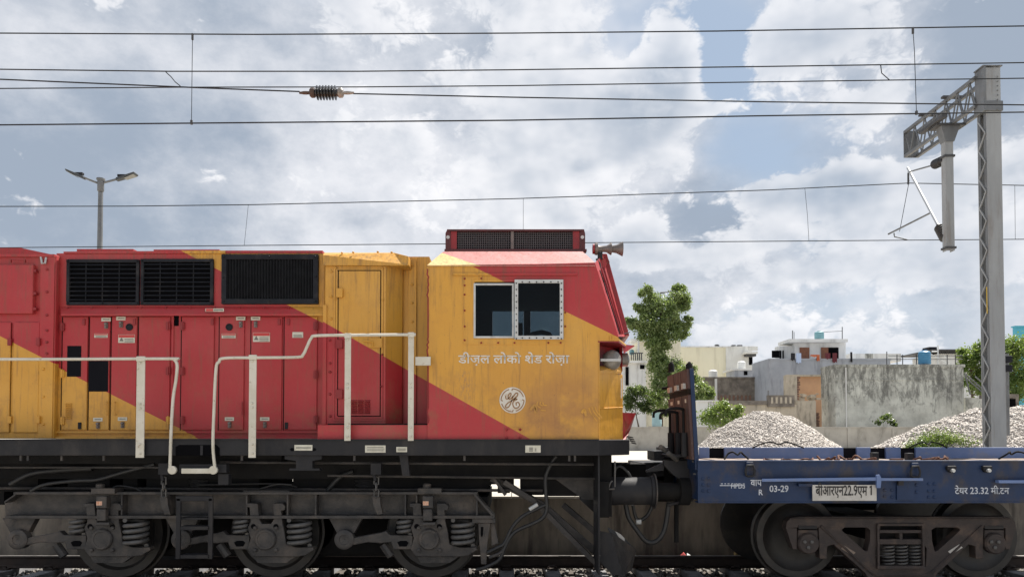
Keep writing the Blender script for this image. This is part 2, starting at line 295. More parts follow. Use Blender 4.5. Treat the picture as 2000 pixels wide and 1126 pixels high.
mat('plastic_white', (0.68, 0.68, 0.66), rough=0.5)
mat('sheet_blue', (0.08, 0.38, 0.50), rough=0.6)
mat('bark', (0.13, 0.10, 0.075), (0.08, 0.06, 0.045), 6, rough=0.9, bump=0.4)
for nm, c in (('cloth_black', (0.02, 0.02, 0.025)), ('cloth_sky', (0.50, 0.60, 0.80)), ('cloth_orange', (0.55, 0.16, 0.07)), ('cloth_maroon', (0.14, 0.03, 0.04)), ('cloth_white', (0.7, 0.7, 0.7)), ('scrap_red', (0.42, 0.05, 0.05)), ('scrap_yellow', (0.30, 0.22, 0.09))):
    mat(nm, c, rough=0.85)
glass_mat('glass', (0.55, 0.58, 0.59), 0.08); glass_mat('shade_glass', (0.42, 0.50, 0.54), 0.05)
leaf_mat('leaf_peepal', (0.17, 0.24, 0.085), (0.34, 0.40, 0.18), (0.14, 0.20, 0.07))
leaf_mat('leaf_dark', (0.05, 0.085, 0.03), (0.085, 0.13, 0.045), (0.04, 0.07, 0.025))
leaf_mat('leaf_bright', (0.14, 0.21, 0.05), (0.22, 0.285, 0.08), (0.09, 0.15, 0.04))

# ------------------------------------------------------------------ mesh helpers
class MB:
    """collects shapes into one mesh"""
    def __init__(s): s.v = []; s.f = []
    def add(s, vs, fs):
        o = len(s.v); s.v += [tuple(p) for p in vs]; s.f += [tuple(i + o for i in f) for f in fs]; return s
    def box(s, x0, x1, y0, y1, z0, z1):
        return s.add([(x0, y0, z0), (x1, y0, z0), (x1, y1, z0), (x0, y1, z0), (x0, y0, z1), (x1, y0, z1), (x1, y1, z1), (x0, y1, z1)],
                     [(0, 3, 2, 1), (4, 5, 6, 7), (0, 1, 5, 4), (1, 2, 6, 5), (2, 3, 7, 6), (3, 0, 4, 7)])
    def prism(s, xz, y0, y1):
        n = len(xz)
        return s.add([(x, y0, z) for x, z in xz] + [(x, y1, z) for x, z in xz],
                     [tuple(range(n)), tuple(range(2 * n - 1, n - 1, -1))] + [(i, i + n, (i + 1) % n + n, (i + 1) % n) for i in range(n)])
    def solid(s, front, back):
        n = len(front)
        return s.add(list(front) + list(back), [tuple(range(n)), tuple(range(2 * n - 1, n - 1, -1))] + [(i, i + n, (i + 1) % n + n, (i + 1) % n) for i in range(n)])
    def tube(s, pts, r, n=8, cap=True, closed=False):
        pts = [Vector(p) for p in pts]; rs = r if isinstance(r, (list, tuple)) else [r] * len(pts)
        rings = []; u = None
        for i, p in enumerate(pts):
            a = pts[i - 1] if (i or closed) else p; b = pts[(i + 1) % len(pts)] if (i + 1 < len(pts) or closed) else p
            t = (b - a).normalized()
            if u is None: u = t.orthogonal().normalized()
            u = (u - t * u.dot(t))
            u = t.orthogonal().normalized() if u.length < 1e-6 else u.normalized()
            w = t.cross(u)
            rings.append([p + (u * math.cos(2 * math.pi * k / n) + w * math.sin(2 * math.pi * k / n)) * rs[i] for k in range(n)])
        vs = [v for ring in rings for v in ring]; fs = []
        m = len(rings)
        for i in range(m if closed else m - 1):
            j = (i + 1) % m
            fs += [(i * n + k, i * n + (k + 1) % n, j * n + (k + 1) % n, j * n + k) for k in range(n)]
        if cap and not closed: fs += [tuple(range(n - 1, -1, -1)), tuple(range((m - 1) * n, m * n))]
        return s.add(vs, fs)
    def lathe(s, prof, o, axis='Y', n=32):
        """prof: list of (t, r) along the axis"""
        o = Vector(o); ax = {'X': (Vector((1, 0, 0)), Vector((0, 1, 0)), Vector((0, 0, 1))), 'Y': (Vector((0, 1, 0)), Vector((1, 0, 0)), Vector((0, 0, 1))), 'Z': (Vector((0, 0, 1)), Vector((1, 0, 0)), Vector((0, 1, 0)))}
        A, U, W = ax[axis] if isinstance(axis, str) else axis
        vs = []; fs = []
        for t, r in prof:
            for k in range(n):
                a = 2 * math.pi * k / n; vs.append(o + A * t + (U * math.cos(a) + W * math.sin(a)) * r)
        for i in range(len(prof) - 1):
            fs += [(i * n + k, i * n + (k + 1) % n, (i + 1) * n + (k + 1) % n, (i + 1) * n + k) for k in range(n)]
        if prof[0][1] > 1e-5: fs.append(tuple(range(n - 1, -1, -1)))
        if prof[-1][1] > 1e-5: fs.append(tuple(range((len(prof) - 1) * n, len(prof) * n)))
        return s.add(vs, fs)
    # px versions: shapes given in pixels of the photograph, put into the plane Y and given real depth
    def pbox(s, px0, py0, px1, py1, Y, dY):
        a = at(px0, (py0 + py1) / 2, Y); b = at(px1, (py0 + py1) / 2, Y); c = at((px0 + px1) / 2, py0, Y); d = at((px0 + px1) / 2, py1, Y)
        return s.box(a.x, b.x, Y, Y + dY, d.z, c.z)
    def ppoly(s, pts, Y, dY):
        q = [at(p[0], p[1], Y) for p in pts]
        return s.prism([(p.x, p.z) for p in q], Y, Y + dY)
    def ptube(s, pts, r, Y=None, n=8):
        return s.tube([at(p[0], p[1], p[2] if len(p) > 2 else Y) for p in pts], r, n)
    def ring_rect(s, px0, py0, px1, py1, w, Y, dY):
        s.pbox(px0, py0, px1, py0 + w, Y, dY); s.pbox(px0, py1 - w, px1, py1, Y, dY)
        s.pbox(px0, py0 + w, px0 + w, py1 - w, Y, dY); s.pbox(px1 - w, py0 + w, px1, py1 - w, Y, dY); return s
    def build(s, name, m, parent=None, smooth=None, bevel=0.0, loc=None, fix=True):
        me = bpy.data.meshes.new(name); me.from_pydata(s.v, [], s.f)
        if fix and len(s.f) < 60000:
            bm = bmesh.new(); bm.from_mesh(me); bmesh.ops.recalc_face_normals(bm, faces=bm.faces); bm.to_mesh(me); bm.free()
        if m is not None: me.materials.append(MATS[m] if isinstance(m, str) else m)
        if smooth:
            me.polygons.foreach_set('use_smooth', [True] * len(me.polygons)); me.set_sharp_from_angle(angle=R(smooth))
        me.update()
        o = bpy.data.objects.new(name, me); COL.objects.link(o)
        if loc is not None: o.location = loc
        if parent is not None: adopt(o, parent)
        if bevel:
            md = o.modifiers.new('edge', 'BEVEL'); md.width = bevel; md.segments = 2; md.limit_method = 'ANGLE'; md.angle_limit = R(40)
        return o
def adopt(o, parent):
    o.parent = parent; o.matrix_parent_inverse = Matrix.Translation(-world_loc(parent))
def world_loc(o):
    p = Vector(o.location)
    while o.parent is not None:
        p = p + o.matrix_parent_inverse.translation; o = o.parent; p = p + Vector(o.location)
    return p
def tag(o, label, cat, group=None, kind=None):
    if label: o['label'] = label
    if cat: o['category'] = cat
    if group: o['group'] = group
    if kind: o['kind'] = kind
    return o
def thing(name, loc, label, cat, group=None):
    o = bpy.data.objects.new(name, None); COL.objects.link(o); o.location = loc; o.empty_display_size = 0.2
    return tag(o, label, cat, group)
def copy_at(src, loc, parent=None):
    o = src.copy(); COL.objects.link(o); o.parent = None; o.matrix_parent_inverse = Matrix.Identity(4); o.location = loc
    if parent is not None: adopt(o, parent)
    return o
def arc(cx, cz, r, a0, a1, n=10):
    return [(cx + r * math.cos(R(a0 + (a1 - a0) * i / n)), cz + r * math.sin(R(a0 + (a1 - a0) * i / n))) for i in range(n + 1)]
def smooth_path(pts, k=6):
    """Catmull-Rom through 3D points"""
    P = [Vector(p) for p in pts]; P = [P[0] * 2 - P[1]] + P + [P[-1] * 2 - P[-2]]; out = []
    for i in range(1, len(P) - 2):
        for j in range(k):
            t = j / k; a, b, c, d = P[i - 1], P[i], P[i + 1], P[i + 2]
            out.append(0.5 * ((2 * b) + (c - a) * t + (2 * a - 5 * b + 4 * c - d) * t * t + (-a + 3 * b - 3 * c + d) * t ** 3))
    return out + [P[-2]]
def helix(cx, cy, z0, z1, r, turns, k=16):
    n = int(turns * k)
    return [(cx + r * math.cos(2 * math.pi * i / k), cy + r * math.sin(2 * math.pi * i / k), z0 + (z1 - z0) * i / n) for i in range(n + 1)]
def stones(pts, sizes, name, m, kind='stuff', squash=0.7):
    """angular pebbles as one mesh: jittered octahedron-like blocks"""
    base = np.array([(1, 0, 0), (-1, 0, 0), (0, 1, 0), (0, -1, 0), (0, 0, 1), (0, 0, -1), (.62, .62, .5), (-.62, .62, -.5), (.62, -.62, -.5), (-.62, -.62, .5)], float)
    tri = np.array([(0, 6, 8), (0, 2, 6), (0, 8, 3), (0, 3, 4), (0, 4, 6), (6, 2, 4), (2, 7, 5), (2, 9, 4), (2, 1, 9), (1, 2, 7), (7, 1, 5), (8, 0, 2), (8, 2, 5), (8, 5, 3), (3, 5, 1), (3, 1, 9), (3, 9, 4), (5, 7, 1)], int)
    # hull of the ten points is found once so that the faces are right
    bm = bmesh.new(); [bm.verts.new(p) for p in base]; bmesh.ops.convex_hull(bm, input=bm.verts); bm.verts.index_update()
    vs = [v for v in bm.verts]; hb = np.array([v.co[:] for v in vs]); bm.faces.ensure_lookup_table(); tri = np.array([[v.index for v in f.verts] for f in bm.faces]); bm.free()
    n = len(pts); k = len(hb)
    q = rng.normal(size=(n, 4)); q /= np.linalg.norm(q, axis=1)[:, None]
    w, x, y, z = q.T
    M = np.stack([np.stack([1 - 2 * (y * y + z * z), 2 * (x * y - z * w), 2 * (x * z + y * w)], -1), np.stack([2 * (x * y + z * w), 1 - 2 * (x * x + z * z), 2 * (y * z - x * w)], -1), np.stack([2 * (x * z - y * w), 2 * (y * z + x * w), 1 - 2 * (x * x + y * y)], -1)], 1)
    sh = hb[None] * rng.uniform(0.7, 1.25, (n, k, 1)) * rng.uniform(0.6, 1.1, (n, 1, 3)) * np.asarray(sizes)[:, None, None]
    V = np.einsum('nij,nkj->nki', M, sh) + np.asarray(pts)[:, None, :]
    F = tri[None] + (np.arange(n) * k)[:, None, None]
    me = bpy.data.meshes.new(name); me.vertices.add(n * k); me.vertices.foreach_set('co', V.reshape(-1))
    nf = n * len(tri); me.loops.add(nf * 3); me.loops.foreach_set('vertex_index', F.reshape(-1)); me.polygons.add(nf)
    me.polygons.foreach_set('loop_start', np.arange(nf) * 3); me.polygons.foreach_set('loop_total', np.full(nf, 3)); me.update(calc_edges=True)
    me.materials.append(MATS[m]); o = bpy.data.objects.new(name, me); COL.objects.link(o); o['kind'] = kind; return o
def foliage(clumps, per, size, name, m, parent, aspect=0.6):
    """many leaf-sized faces spread through clumps: (centre, radius)"""
    V = []; F = []
    for c, r in clumps:
        for _ in range(int(per)):
            d = Vector(rng.normal(size=3)).normalized(); q = min(abs(rng.normal(0.62, 0.34)), 1.45)
            p = Vector(c) + Vector((d.x * r[0] * q, d.y * r[1] * q, d.z * r[2] * q))
            nrm = (d + Vector(rng.normal(size=3)) * 0.8 + Vector((0, 0, 0.35))).normalized()
            u = nrm.orthogonal().normalized(); u.rotate(Matrix.Rotation(rng.uniform(0, 6.28), 3, nrm)); w = nrm.cross(u)
            s = size * rng.uniform(0.6, 1.25); i = len(V)
            V += [p - u * s, p - w * s * aspect + nrm * s * .12, p + u * s - nrm * s * .1, p + w * s * aspect + nrm * s * .12]; F.append((i, i + 1, i + 2, i + 3))
    mb = MB(); mb.v = [tuple(v) for v in V]; mb.f = F
    return mb.build(name, m, parent, fix=False)
def text_mesh(body, px0, py0, px1, py1, Y, m, name, parent, depth=0.004, bold=0.0):
    """painted lettering: flat letters fitted into a pixel box of plane Y, facing the camera"""
    cu = bpy.data.curves.new(name, 'FONT'); cu.body = body; cu.fill_mode = 'FRONT'; cu.offset = bold; cu.resolution_u = 4
    tmp = bpy.data.objects.new(name, cu); COL.objects.link(tmp); bpy.context.view_layer.update()
    me = bpy.data.meshes.new_from_object(tmp.evaluated_get(bpy.context.evaluated_depsgraph_get()))
    bpy.data.objects.remove(tmp); bpy.data.curves.remove(cu)
    co = np.array([v.co[:] for v in me.vertices]); lo, hi = co.min(0), co.max(0)
    a, b = at(px0, py1, Y), at(px1, py0, Y)
    x = a.x + (co[:, 0] - lo[0]) / (hi[0] - lo[0]) * (b.x - a.x); z = a.z + (co[:, 1] - lo[1]) / (hi[1] - lo[1]) * (b.z - a.z)
    me.vertices.foreach_set('co', np.stack([x, np.full(len(x), Y), z], -1).reshape(-1)); me.materials.clear(); me.materials.append(MATS[m]); me.update()
    o = bpy.data.objects.new(name, me); COL.objects.link(o); adopt(o, parent); return o

# ------------------------------------------------------------------ setting
def struct(mb, name, m, **k):
    o = mb.build(name, m, **k); o['kind'] = 'structure'; return o
GZ = 0.78                                    # level of the yard beyond the platform edge
mb = MB(); mb.box(-900, 900, -3.2, 1.79, -0.75, -0.46); struct(mb, 'ground', 'track_soil')
mb = MB(); mb.box(-900, 900, -400, -3.2, -0.75, -0.44); struct(mb, 'bounce_ground', 'bounce_ground')  # unseen pale sheet, added to bounce sunlight onto the shaded sides
mb = MB(); mb.box(-900, 900, 4.2, 1800, -0.7, GZ - 0.06); struct(mb, 'yard_ground', 'ground')
plat = struct(MB().box(-60, 60, 1.80, 4.2, -0.7, GZ - 0.035), 'platform', 'platform_wall')
cop = MB()
xx = -60.0
while xx < 60:
    w = 1.0; cop.box(xx, xx + w - 0.012, 1.76, 4.21, GZ - 0.035 + 0.002, GZ); xx += w
o = cop.build('platform_paving', 'paving', plat, bevel=0); o['kind'] = 'stuff'
# ballast bed
mb = MB()
mb.solid([(-60, -3.0, -0.50), (-60, -1.9, -0.27), (-60, 1.55, -0.27), (-60, 1.78, -0.40), (-60, 1.78, -0.55), (-60, -3.0, -0.55)],
         [(60, -3.0, -0.50), (60, -1.9, -0.27), (60, 1.55, -0.27), (60, 1.78, -0.40), (60, 1.78, -0.55), (60, -3.0, -0.55)])
bed = struct(mb, 'track_bed', 'track_soil')
n = 15000
P = np.stack([rng.uniform(-8.2, 8.2, n), rng.uniform(-2.6, 1.7, n), np.zeros(n)], -1)
ph = (P[:, 0] - (-0.075)) / 0.655; cell = np.abs(ph - np.round(ph))            # 0 at a sleeper, 0.5 between
h = np.where(P[:, 1] < -1.9, -0.27 - (-1.9 - P[:, 1]) * 0.2, -0.26 + 0.02 * rng.normal(size=n))
P[:, 2] = h + np.where(np.abs(P[:, 1]) > 1.35, 0.02, 0.0)
keep = ~((cell < 0.22) & (np.abs(P[:, 1]) < 1.4)); P = P[keep]
bal = stones(P, rng.uniform(0.022, 0.045, len(P)), 'ballast', 'ballast'); tag(bal, 'grey ballast stones packed between the sleepers of the track', 'ballast')
# rails and sleepers
def rail(yc, label):
    t = thing('rail', (0, yc, 0), label, 'rail')
    pr = [(-.075, -.17), (.075, -.17), (.075, -.160), (.012, -.140), (.009, -.045), (.034, -.030), (.034, -.006), (.028, -.003), (-.028, -.003), (-.034, -.006), (-.034, -.030), (-.009, -.045), (-.012, -.140), (-.075, -.160)]
    m = MB(); m.solid([(-60, yc + a, b) for a, b in pr], [(60, yc + a, b) for a, b in pr]); m.build('rail_web', 'rail_rust', t)
    MB().box(-60, 60, yc - .028, yc + .028, -.0028, 0.0).build('running_surface', 'rail_top', t)
rail(0.872, 'rusty far rail passing behind the wheels below the platform face'); rail(-0.872, 'near rail under the locomotive wheels along the bottom edge')
sl = MB(); sl.solid([(-.125, -1.37, -.40), (.125, -1.37, -.40), (.10, -1.36, -.185), (-.10, -1.36, -.185)], [(-.125, 1.37, -.40), (.125, 1.37, -.40), (.10, 1.36, -.185), (-.10, 1.36, -.185)])
clipm = MB()
for s in (-1, 1):
    clipm.tube(smooth_path([(0.02, s * .10, -.17), (.05, s * .16, -.13), (-.02, s * .19, -.12), (-.06, s * .15, -.14), (-.03, s * .11, -.165)], 4), 0.010, 6)
    clipm.box(-.07, .07, s * .08, s * .17, -.185, -.16)
first = None
for i in range(-12, 13):
    x = -0.075 + i * 0.655
    if first is None:
        t = sl.build('sleeper', 'sleeper', loc=(x, 0, 0), bevel=0.012); first = t; c0 = clipm.build('rail_clip', 'rail_rust', loc=(x, .872, 0), smooth=40); adopt(c0, t); c1 = copy_at(c0, (x, -.872, 0), t)
    else:
        t = copy_at(first, (x, 0, 0)); copy_at(c0, (x, .872, 0), t); copy_at(c0, (x, -.872, 0), t)
    tag(t, 'grey concrete sleeper lying in the ballast under the rails', 'sleeper', 'concrete sleepers under the track')
# weeds by the sleepers
for (px, py, h, lab) in ((425, 1122, 0.12, 'small green weed growing in the ballast below the ladder'), (484, 1122, 0.11, 'thin dusty weed growing in the ballast beside the middle wheel')):
    p = at(px, py, -0.55); p.z = -0.24
    t = thing('weed', p, lab, 'weed'); st = MB()
    for k in range(4): st.tube([p, p + Vector((rng.uniform(-.06, .06), rng.uniform(-.03, .03), h * rng.uniform(.6, 1)))], 0.003, 5)
    st.build('stem', 'leaf_dark', t); foliage([(p + Vector((rng.uniform(-.06, .06), 0, h * rng.uniform(.6, 1))), (.05, .04, .05)) for k in range(5)], 9, 0.018, 'leaves', 'leaf_bright', t)
tag(MB().pbox(1438, 1078, 1474, 1093, 1.0, 0.12).build('scrap_block', 'scrap_yellow', bevel=.006), 'dull yellow block lying beyond the rail beside the wagon wheel', 'block')
t = thing('scrap_wrapper', at(1338, 1084, 1.2), 'crumpled red and white wrapper lying against the platform face', 'litter')
MB().solid([at(1324, 1087, 1.15), at(1334, 1078, 1.2), at(1343, 1087, 1.15)], [at(1324, 1087, 1.25), at(1335, 1077, 1.28), at(1343, 1087, 1.25)]).build('red_fold', 'scrap_red', t)
MB().solid([at(1341, 1087, 1.15), at(1342, 1080, 1.2), at(1355, 1087, 1.15)], [at(1341, 1087, 1.25), at(1342, 1079, 1.28), at(1355, 1087, 1.25)]).build('white_fold', 'plastic_white', t)

# ------------------------------------------------------------------ locomotive
YS, YH, YB, YC, YR, YCAB, YX = -1.50, -1.02, -1.10, -1.12, -0.95, -1.46, -1.15
loco = thing('locomotive', (-3.0, 0, 0), 'red and yellow diesel locomotive with diagonal stripes and white handrails', 'locomotive')
LA = ((0, 655), (383, 852)); LB = ((360, 492), (835, 744)); LC = ((866, 493), (1212, 664)); LB2 = ((835, 744), (1045, 862))
paint('paint_block', YB, [[((0, 655), (100, 706), -1)]])
paint('paint_hood', YH, [[((106, 713), (383, 852), -1)], [((358, 492), (636, 633), 1)]])
paint('paint_cabinet', YC, [[((635, 630), (835, 744), 1)]])
paint('paint_cab', YCAB, [[((835, 744), (1045, 862), 1), ((985, 550), (1205, 657), -1)]], rubbed=1)
YEL_ONLY = paint('paint_yellow', YC, [[((0, 2000), (2000, 2000), 1)]])
RED_ONLY = paint('paint_red', YC, [[((0, 2000), (2000, 2000), -1)]])

# frame
und = MB()
xr = at(1170, 870, YS).x; xf = at(1232, 870, -1.25).x; zt, zb = at(600, 858, YS).z, at(600, 889, YS).z
xl = at(-160, 870, YS).x
top = [(xl, YS), (xr, YS), (xf, -1.15), (xf, 1.15), (xr, -YS), (xl, -YS)]
und.solid([(x, y, zb) for x, y in top], [(x, y, zt) for x, y in top])
frame = und.build('underframe', 'charcoal', loco, bevel=0.008)
MB().pbox(-160, 857, 1170, 859, YS - .012, .05).build('sill_lip', 'charcoal', frame)
MB().pbox(1168.5, 857, 1171.5, 1122, YS + .04, .5).build('end_plate', 'charcoal', loco)
# dark works behind the sill
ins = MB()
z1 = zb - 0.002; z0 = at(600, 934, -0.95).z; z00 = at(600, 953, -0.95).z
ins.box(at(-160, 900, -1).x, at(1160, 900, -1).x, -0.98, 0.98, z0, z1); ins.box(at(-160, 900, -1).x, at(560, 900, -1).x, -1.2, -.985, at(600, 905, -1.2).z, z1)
ins.build('belly_pan', 'near_black', loco)
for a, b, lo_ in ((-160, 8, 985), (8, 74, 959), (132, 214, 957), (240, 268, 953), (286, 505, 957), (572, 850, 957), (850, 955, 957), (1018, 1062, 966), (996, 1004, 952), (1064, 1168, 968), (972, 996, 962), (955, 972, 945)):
    MB().box(at(a, 940, -.9).x, at(b, 940, -.9).x, -.9, .5, at(600, lo_, -.9).z, z0 - .001).build('equipment_box', 'near_black', loco)
pipes = MB()
pipes.ptube([(-100, 952), (1060, 957)], 0.018, -0.99); pipes.ptube([(430, 902), (1160, 906)], 0.016, -1.25); pipes.ptube([(640, 928), (1165, 934)], 0.014, -1.1)
pipes.ptube([(-100, 912), (330, 912)], 0.012, -1.22)
pipes.build('pipe', 'bogie', loco, smooth=40)
for px in (38, 52, 118, 200, 470, 690, 905, 1110, 1121):
    MB().pbox(px, 889, px + 4, 899 if px < 1000 else 900, YS + .03, .03).build('bracket', 'bogie', frame)
m_ = MB(); m_.ppoly([(556, 889), (628, 889), (628, 896), (610, 899), (610, 914), (624, 914), (624, 918), (565, 918), (565, 914), (578, 914), (578, 899), (556, 896)], -1.47, .1).build('jacking_pad', 'charcoal', loco)
MB().ppoly([(780, 889), (796, 889), (800, 928), (786, 928)], -1.42, .08).build('hanger', 'charcoal', loco)
cut = MB(); cut.ppoly([(343, 872), (350, 868), (422, 868), (429, 874), (429, 889.5), (343, 889.5)], YS - .003, .01); cut.build('access_opening', 'void', frame)
MB().pbox(391, 869, 396, 888, YS - .014, .01).build('web_plate', 'charcoal', frame)
ov = MB()
for px in (571, 613): ov.ppoly([(px - 5, 877), (px - 2, 874), (px + 2, 874), (px + 5, 877), (px + 2, 880), (px - 2, 880)], YS - .003, .01)
ov.build('lifting_hole', 'void', frame)
def plate(px0, py0, px1, py1, Y, parent, rows, name='data_plate', redtop=False, mm='label_plate'):
    p = MB().pbox(px0, py0, px1, py1, Y - .006, .006).build(name, mm, parent)
    if parent.parent is not None: return p
    pr = MB(); hgt = py1 - py0
    for r in rows: pr.pbox(px0 + (px1 - px0) * r[0], py0 + hgt * r[2], px0 + (px1 - px0) * r[1], py0 + hgt * r[3], Y - .0085, .002)
    pr.build('print', 'label_print', p)
    if redtop: MB().pbox(px0 + 1, py0 + 1, px1 - 1, py0 + hgt * .3, Y - .0083, .002).build('red_band', 'label_red', p)
    return p
plate(575, 868, 610, 879, YS, loco, [(.08, .92, .42, .6)])
plate(713, 869, 753, 883, YS, loco, [(.1, .9, .22, .3), (.08, .94, .45, .52), (.08, .9, .68, .76)])
plate(774, 872, 795, 882, YS, loco, [(.1, .9, .3, .45), (.12, .88, .6, .72)])
plate(1026, 869, 1056, 883, YS, loco, [(.25, .5, .3, .42), (.25, .5, .5, .62), (.25, .5, .7, .82), (.62, .72, .42, .56), (.62, .72, .66, .8)])

# --- left block (radiator compartment)
blk = MB()
xb0, xb1 = at(-160, 700, YB).x, at(107, 700, YB).x; zbt, zbb = at(50, 497, YB).z, at(50, 856, YB).z
blk.box(xb0, xb1, YB, -YB, zbb, zbt)
rad = blk.build('radiator_compartment', 'paint_block', loco, bevel=0.012)
MB().ppoly([(-160, 484), (42, 484), (104, 497.5), (-160, 497.5)], -0.72, 1.44).build('roof_hatch', 'paint_red', loco)
MB().pbox(-160, 496, 106, 501, YB - .03, .06).build('gutter', 'paint_red', loco)
MB().pbox(76, 501, 104, 855, YB - .016, .02).build('corner_flange', 'paint_block', rad, bevel=.004)
hat = MB().pbox(-90, 516, 64, 612, YB - .06, .07).build('side_hatch', 'paint_red', loco, bevel=0.012)
MB().ptube([(22, 512, YB - .04), (22, 506, YB - .08), (50, 506, YB - .08), (50, 512, YB - .04)], .008).build('grab_handle', 'hinge_red', hat, smooth=50)
for py in (526, 570, 600): MB().pbox(63, py, 70, py + 5, YB - .05, .05).build('clamp', 'hinge_red', hat)
for (a, b) in ((-60, 20), (24, 76)):
    d = MB(); d.pbox(a + 1, 629, b - 1, 844, YB - .022, .024); d = d.build('radiator_door', 'paint_block', loco, bevel=.006)
    MB().pbox(b - 1.6, 630, b + 1.2, 843, YB - .006, .01).build('door_gap', 'void', d)
    for py in (660, 812): MB().pbox(b - 6, py, b + 1, py + 14, YB - .045, .03).build('hinge', 'hinge_red' if py < 700 else 'paint_yellow', d, bevel=.003)
def bolts(px, pys, Y, parent, m, r=.016):
    b = MB()
    for p in (pys if isinstance(pys[0], tuple) else [(px, y) for y in pys]):
        b.lathe([(0, r), (-.008, r), (-.016, r * .55)], at(p[0], p[1], Y), 'Y', 8)
    o = b.build('bolt_heads', m, parent, smooth=30); o['kind'] = 'stuff'; return o
bolts(92, [526, 570, 615, 645, 668, 690], YB - .016, rad, 'hinge_red'); bolts(85, [720, 774, 828], YB - .016, rad, 'paint_yellow')
MB().ptube([(80, 502, YB - .02), (82, 514, YB - .05), (88, 514, YB - .05), (90, 503, YB - .02)], .012).build('lifting_lug', 'alu', loco, smooth=40)

# --- engine hood
hood = MB(); xh1 = at(634, 700, YH).x
hood.box(at(106, 700, YH).x, xh1, YH, -YH, at(300, 856, YH).z, at(400, 494, YH).z)
hood = hood.build('engine_hood', 'paint_hood', loco, bevel=.01)
rf = MB(); rf.ppoly([(124, 491), (440, 489), (440, 494.2), (124, 494.2)], YH - .02, -2 * YH + .04); rf.build('roof_sheet', 'paint_hood', hood)
MB().pbox(150, 486, 260, 491, -.8, 1.6).build('roof_panel', 'paint_red', loco); MB().pbox(300, 487, 428, 489.6, -.8, 1.6).build('roof_panel', 'paint_red', loco)
MB().pbox(440, 489, 630, 494.3, YH - .01, -2 * YH).build('roof_panel', 'paint_red', loco)
led = MB(); led.solid([at(119, 599, YH - .005), at(635, 599, YH - .005), at(635, 613, YH - .09), at(119, 613, YH - .09)], [at(119, 616, YH - .005), at(635, 616, YH - .005), at(635, 616, YH - .09), at(119, 616, YH - .09)])
led = led.build('rain_ledge', 'paint_hood', loco)
bolts(0, [(132 + i * 48, 601) for i in range(10)], YH - .02, led, 'hinge_red', .012)
plate(401, 602, 437, 608, YH - .092, loco, [(.45, .95, .3, .7)], 'warning_sign'); MB().pbox(402, 602.5, 416, 607.5, YH - .101, .002).build('warning_band', 'label_red', loco)
def grille(px0, py0, px1, py1, cols, rows):
    g = MB(); g.ring_rect(px0, py0, px1, py1, 6, YH - .035, .05); g = g.build('louvre_frame', 'black_metal', loco, bevel=.005)
    MB().pbox(px0 + 6, py0 + 6, px1 - 6, py1 - 6, YH - .004, .01).build('backing', 'void', g)
    for i in range(cols):
        x = px0 + 6 + (px1 - px0 - 12) * (i + 1) / (cols + 1); MB().pbox(x - 1, py0 + 5, x + 1, py1 - 5, YH - .012, .01).build('divider', 'black_metal', g)
    for i in range(rows):
        y = py0 + 6 + (py1 - py0 - 12) * (i + .6) / rows
        s = MB(); s.solid([at(px0 + 5, y - .8, YH - .030), at(px1 - 5, y - .8, YH - .030), at(px1 - 5, y + .5, YH - .034), at(px0 + 5, y + .5, YH - .034)],
                          [at(px0 + 5, y - 1.6, YH - .012), at(px1 - 5, y - 1.6, YH - .012), at(px1 - 5, y - .8, YH - .012), at(px0 + 5, y - .8, YH - .012)])
        s.build('slat', 'black_metal', g)
    bolts(0, [(px0 + 3, py0 + 3), (px1 - 3, py0 + 3), (px0 + 3, py1 - 3), (px1 - 3, py1 - 3), ((px0 + px1) / 2, py1 - 3)], YH - .035, g, 'black_metal', .012)
grille(129, 506, 271, 595, 3, 9); grille(274, 505, 416, 595, 3, 9)
g = MB(); g.ring_rect(432, 496, 621, 593, 10, YH - .045, .06); g = g.build('intake_frame', 'black_metal', loco, bevel=.006)
pl = MB(); N = 30; x0, x1 = 441, 612
for i in range(N):
    a = x0 + (x1 - x0) * i / N; b = x0 + (x1 - x0) * (i + .5) / N; c = x0 + (x1 - x0) * (i + 1) / N
    pl.add([at(a, 505, YH - .012), at(a, 584, YH - .012), at(b, 584, YH - .036), at(b, 505, YH - .036), at(c, 584, YH - .012), at(c, 505, YH - .012)], [(0, 1, 2, 3), (3, 2, 4, 5)])
o = pl.build('pleated_screen', 'pleat', g)
bolts(0, [(437, 501), (526, 501), (616, 501), (437, 588), (526, 588), (616, 588), (436, 542), (617, 540)], YH - .045, g, 'black_metal', .012)

# hood doors
def door(px0, px1, py0=618, py1=839):
    d = MB().pbox(px0, py0, px1, py1, YH - .022, .024).build('engine_door', 'paint_hood', loco, bevel=.007)
    MB().pbox(px0 - 1.6, py0, px0 - .2, py1 + 1, YH - .004, .006).build('door_gap', 'near_black', d)
    return d
YD = YH - .022
D = {}
for k, (a, b) in enumerate(((121, 170), (174, 213), (217, 266), (270, 331), (354, 417), (428, 476), (490, 550), (555, 619))): D[k] = door(a, b)
def hinges(d, px, pys, mm):
    for py in pys:
        h = MB().pbox(px - 4, py - 7, px + 4, py + 7, YD - .018, .02)
        h.lathe([(-.05, .011), (.05, .011)], at(px, py, YD - .02), 'Z', 8); h.build('hinge', mm(py), d)
ym = lambda y0: (lambda py: 'paint_yellow' if py > y0 else 'hinge_red')
hinges(D[0], 121, (638, 729, 821), ym(715)); hinges(D[3], 328, (636, 724, 820), ym(815)); hinges(D[4], 356, (636, 724, 820), ym(900)); hinges(D[7], 616, (636, 731, 819), ym(900))
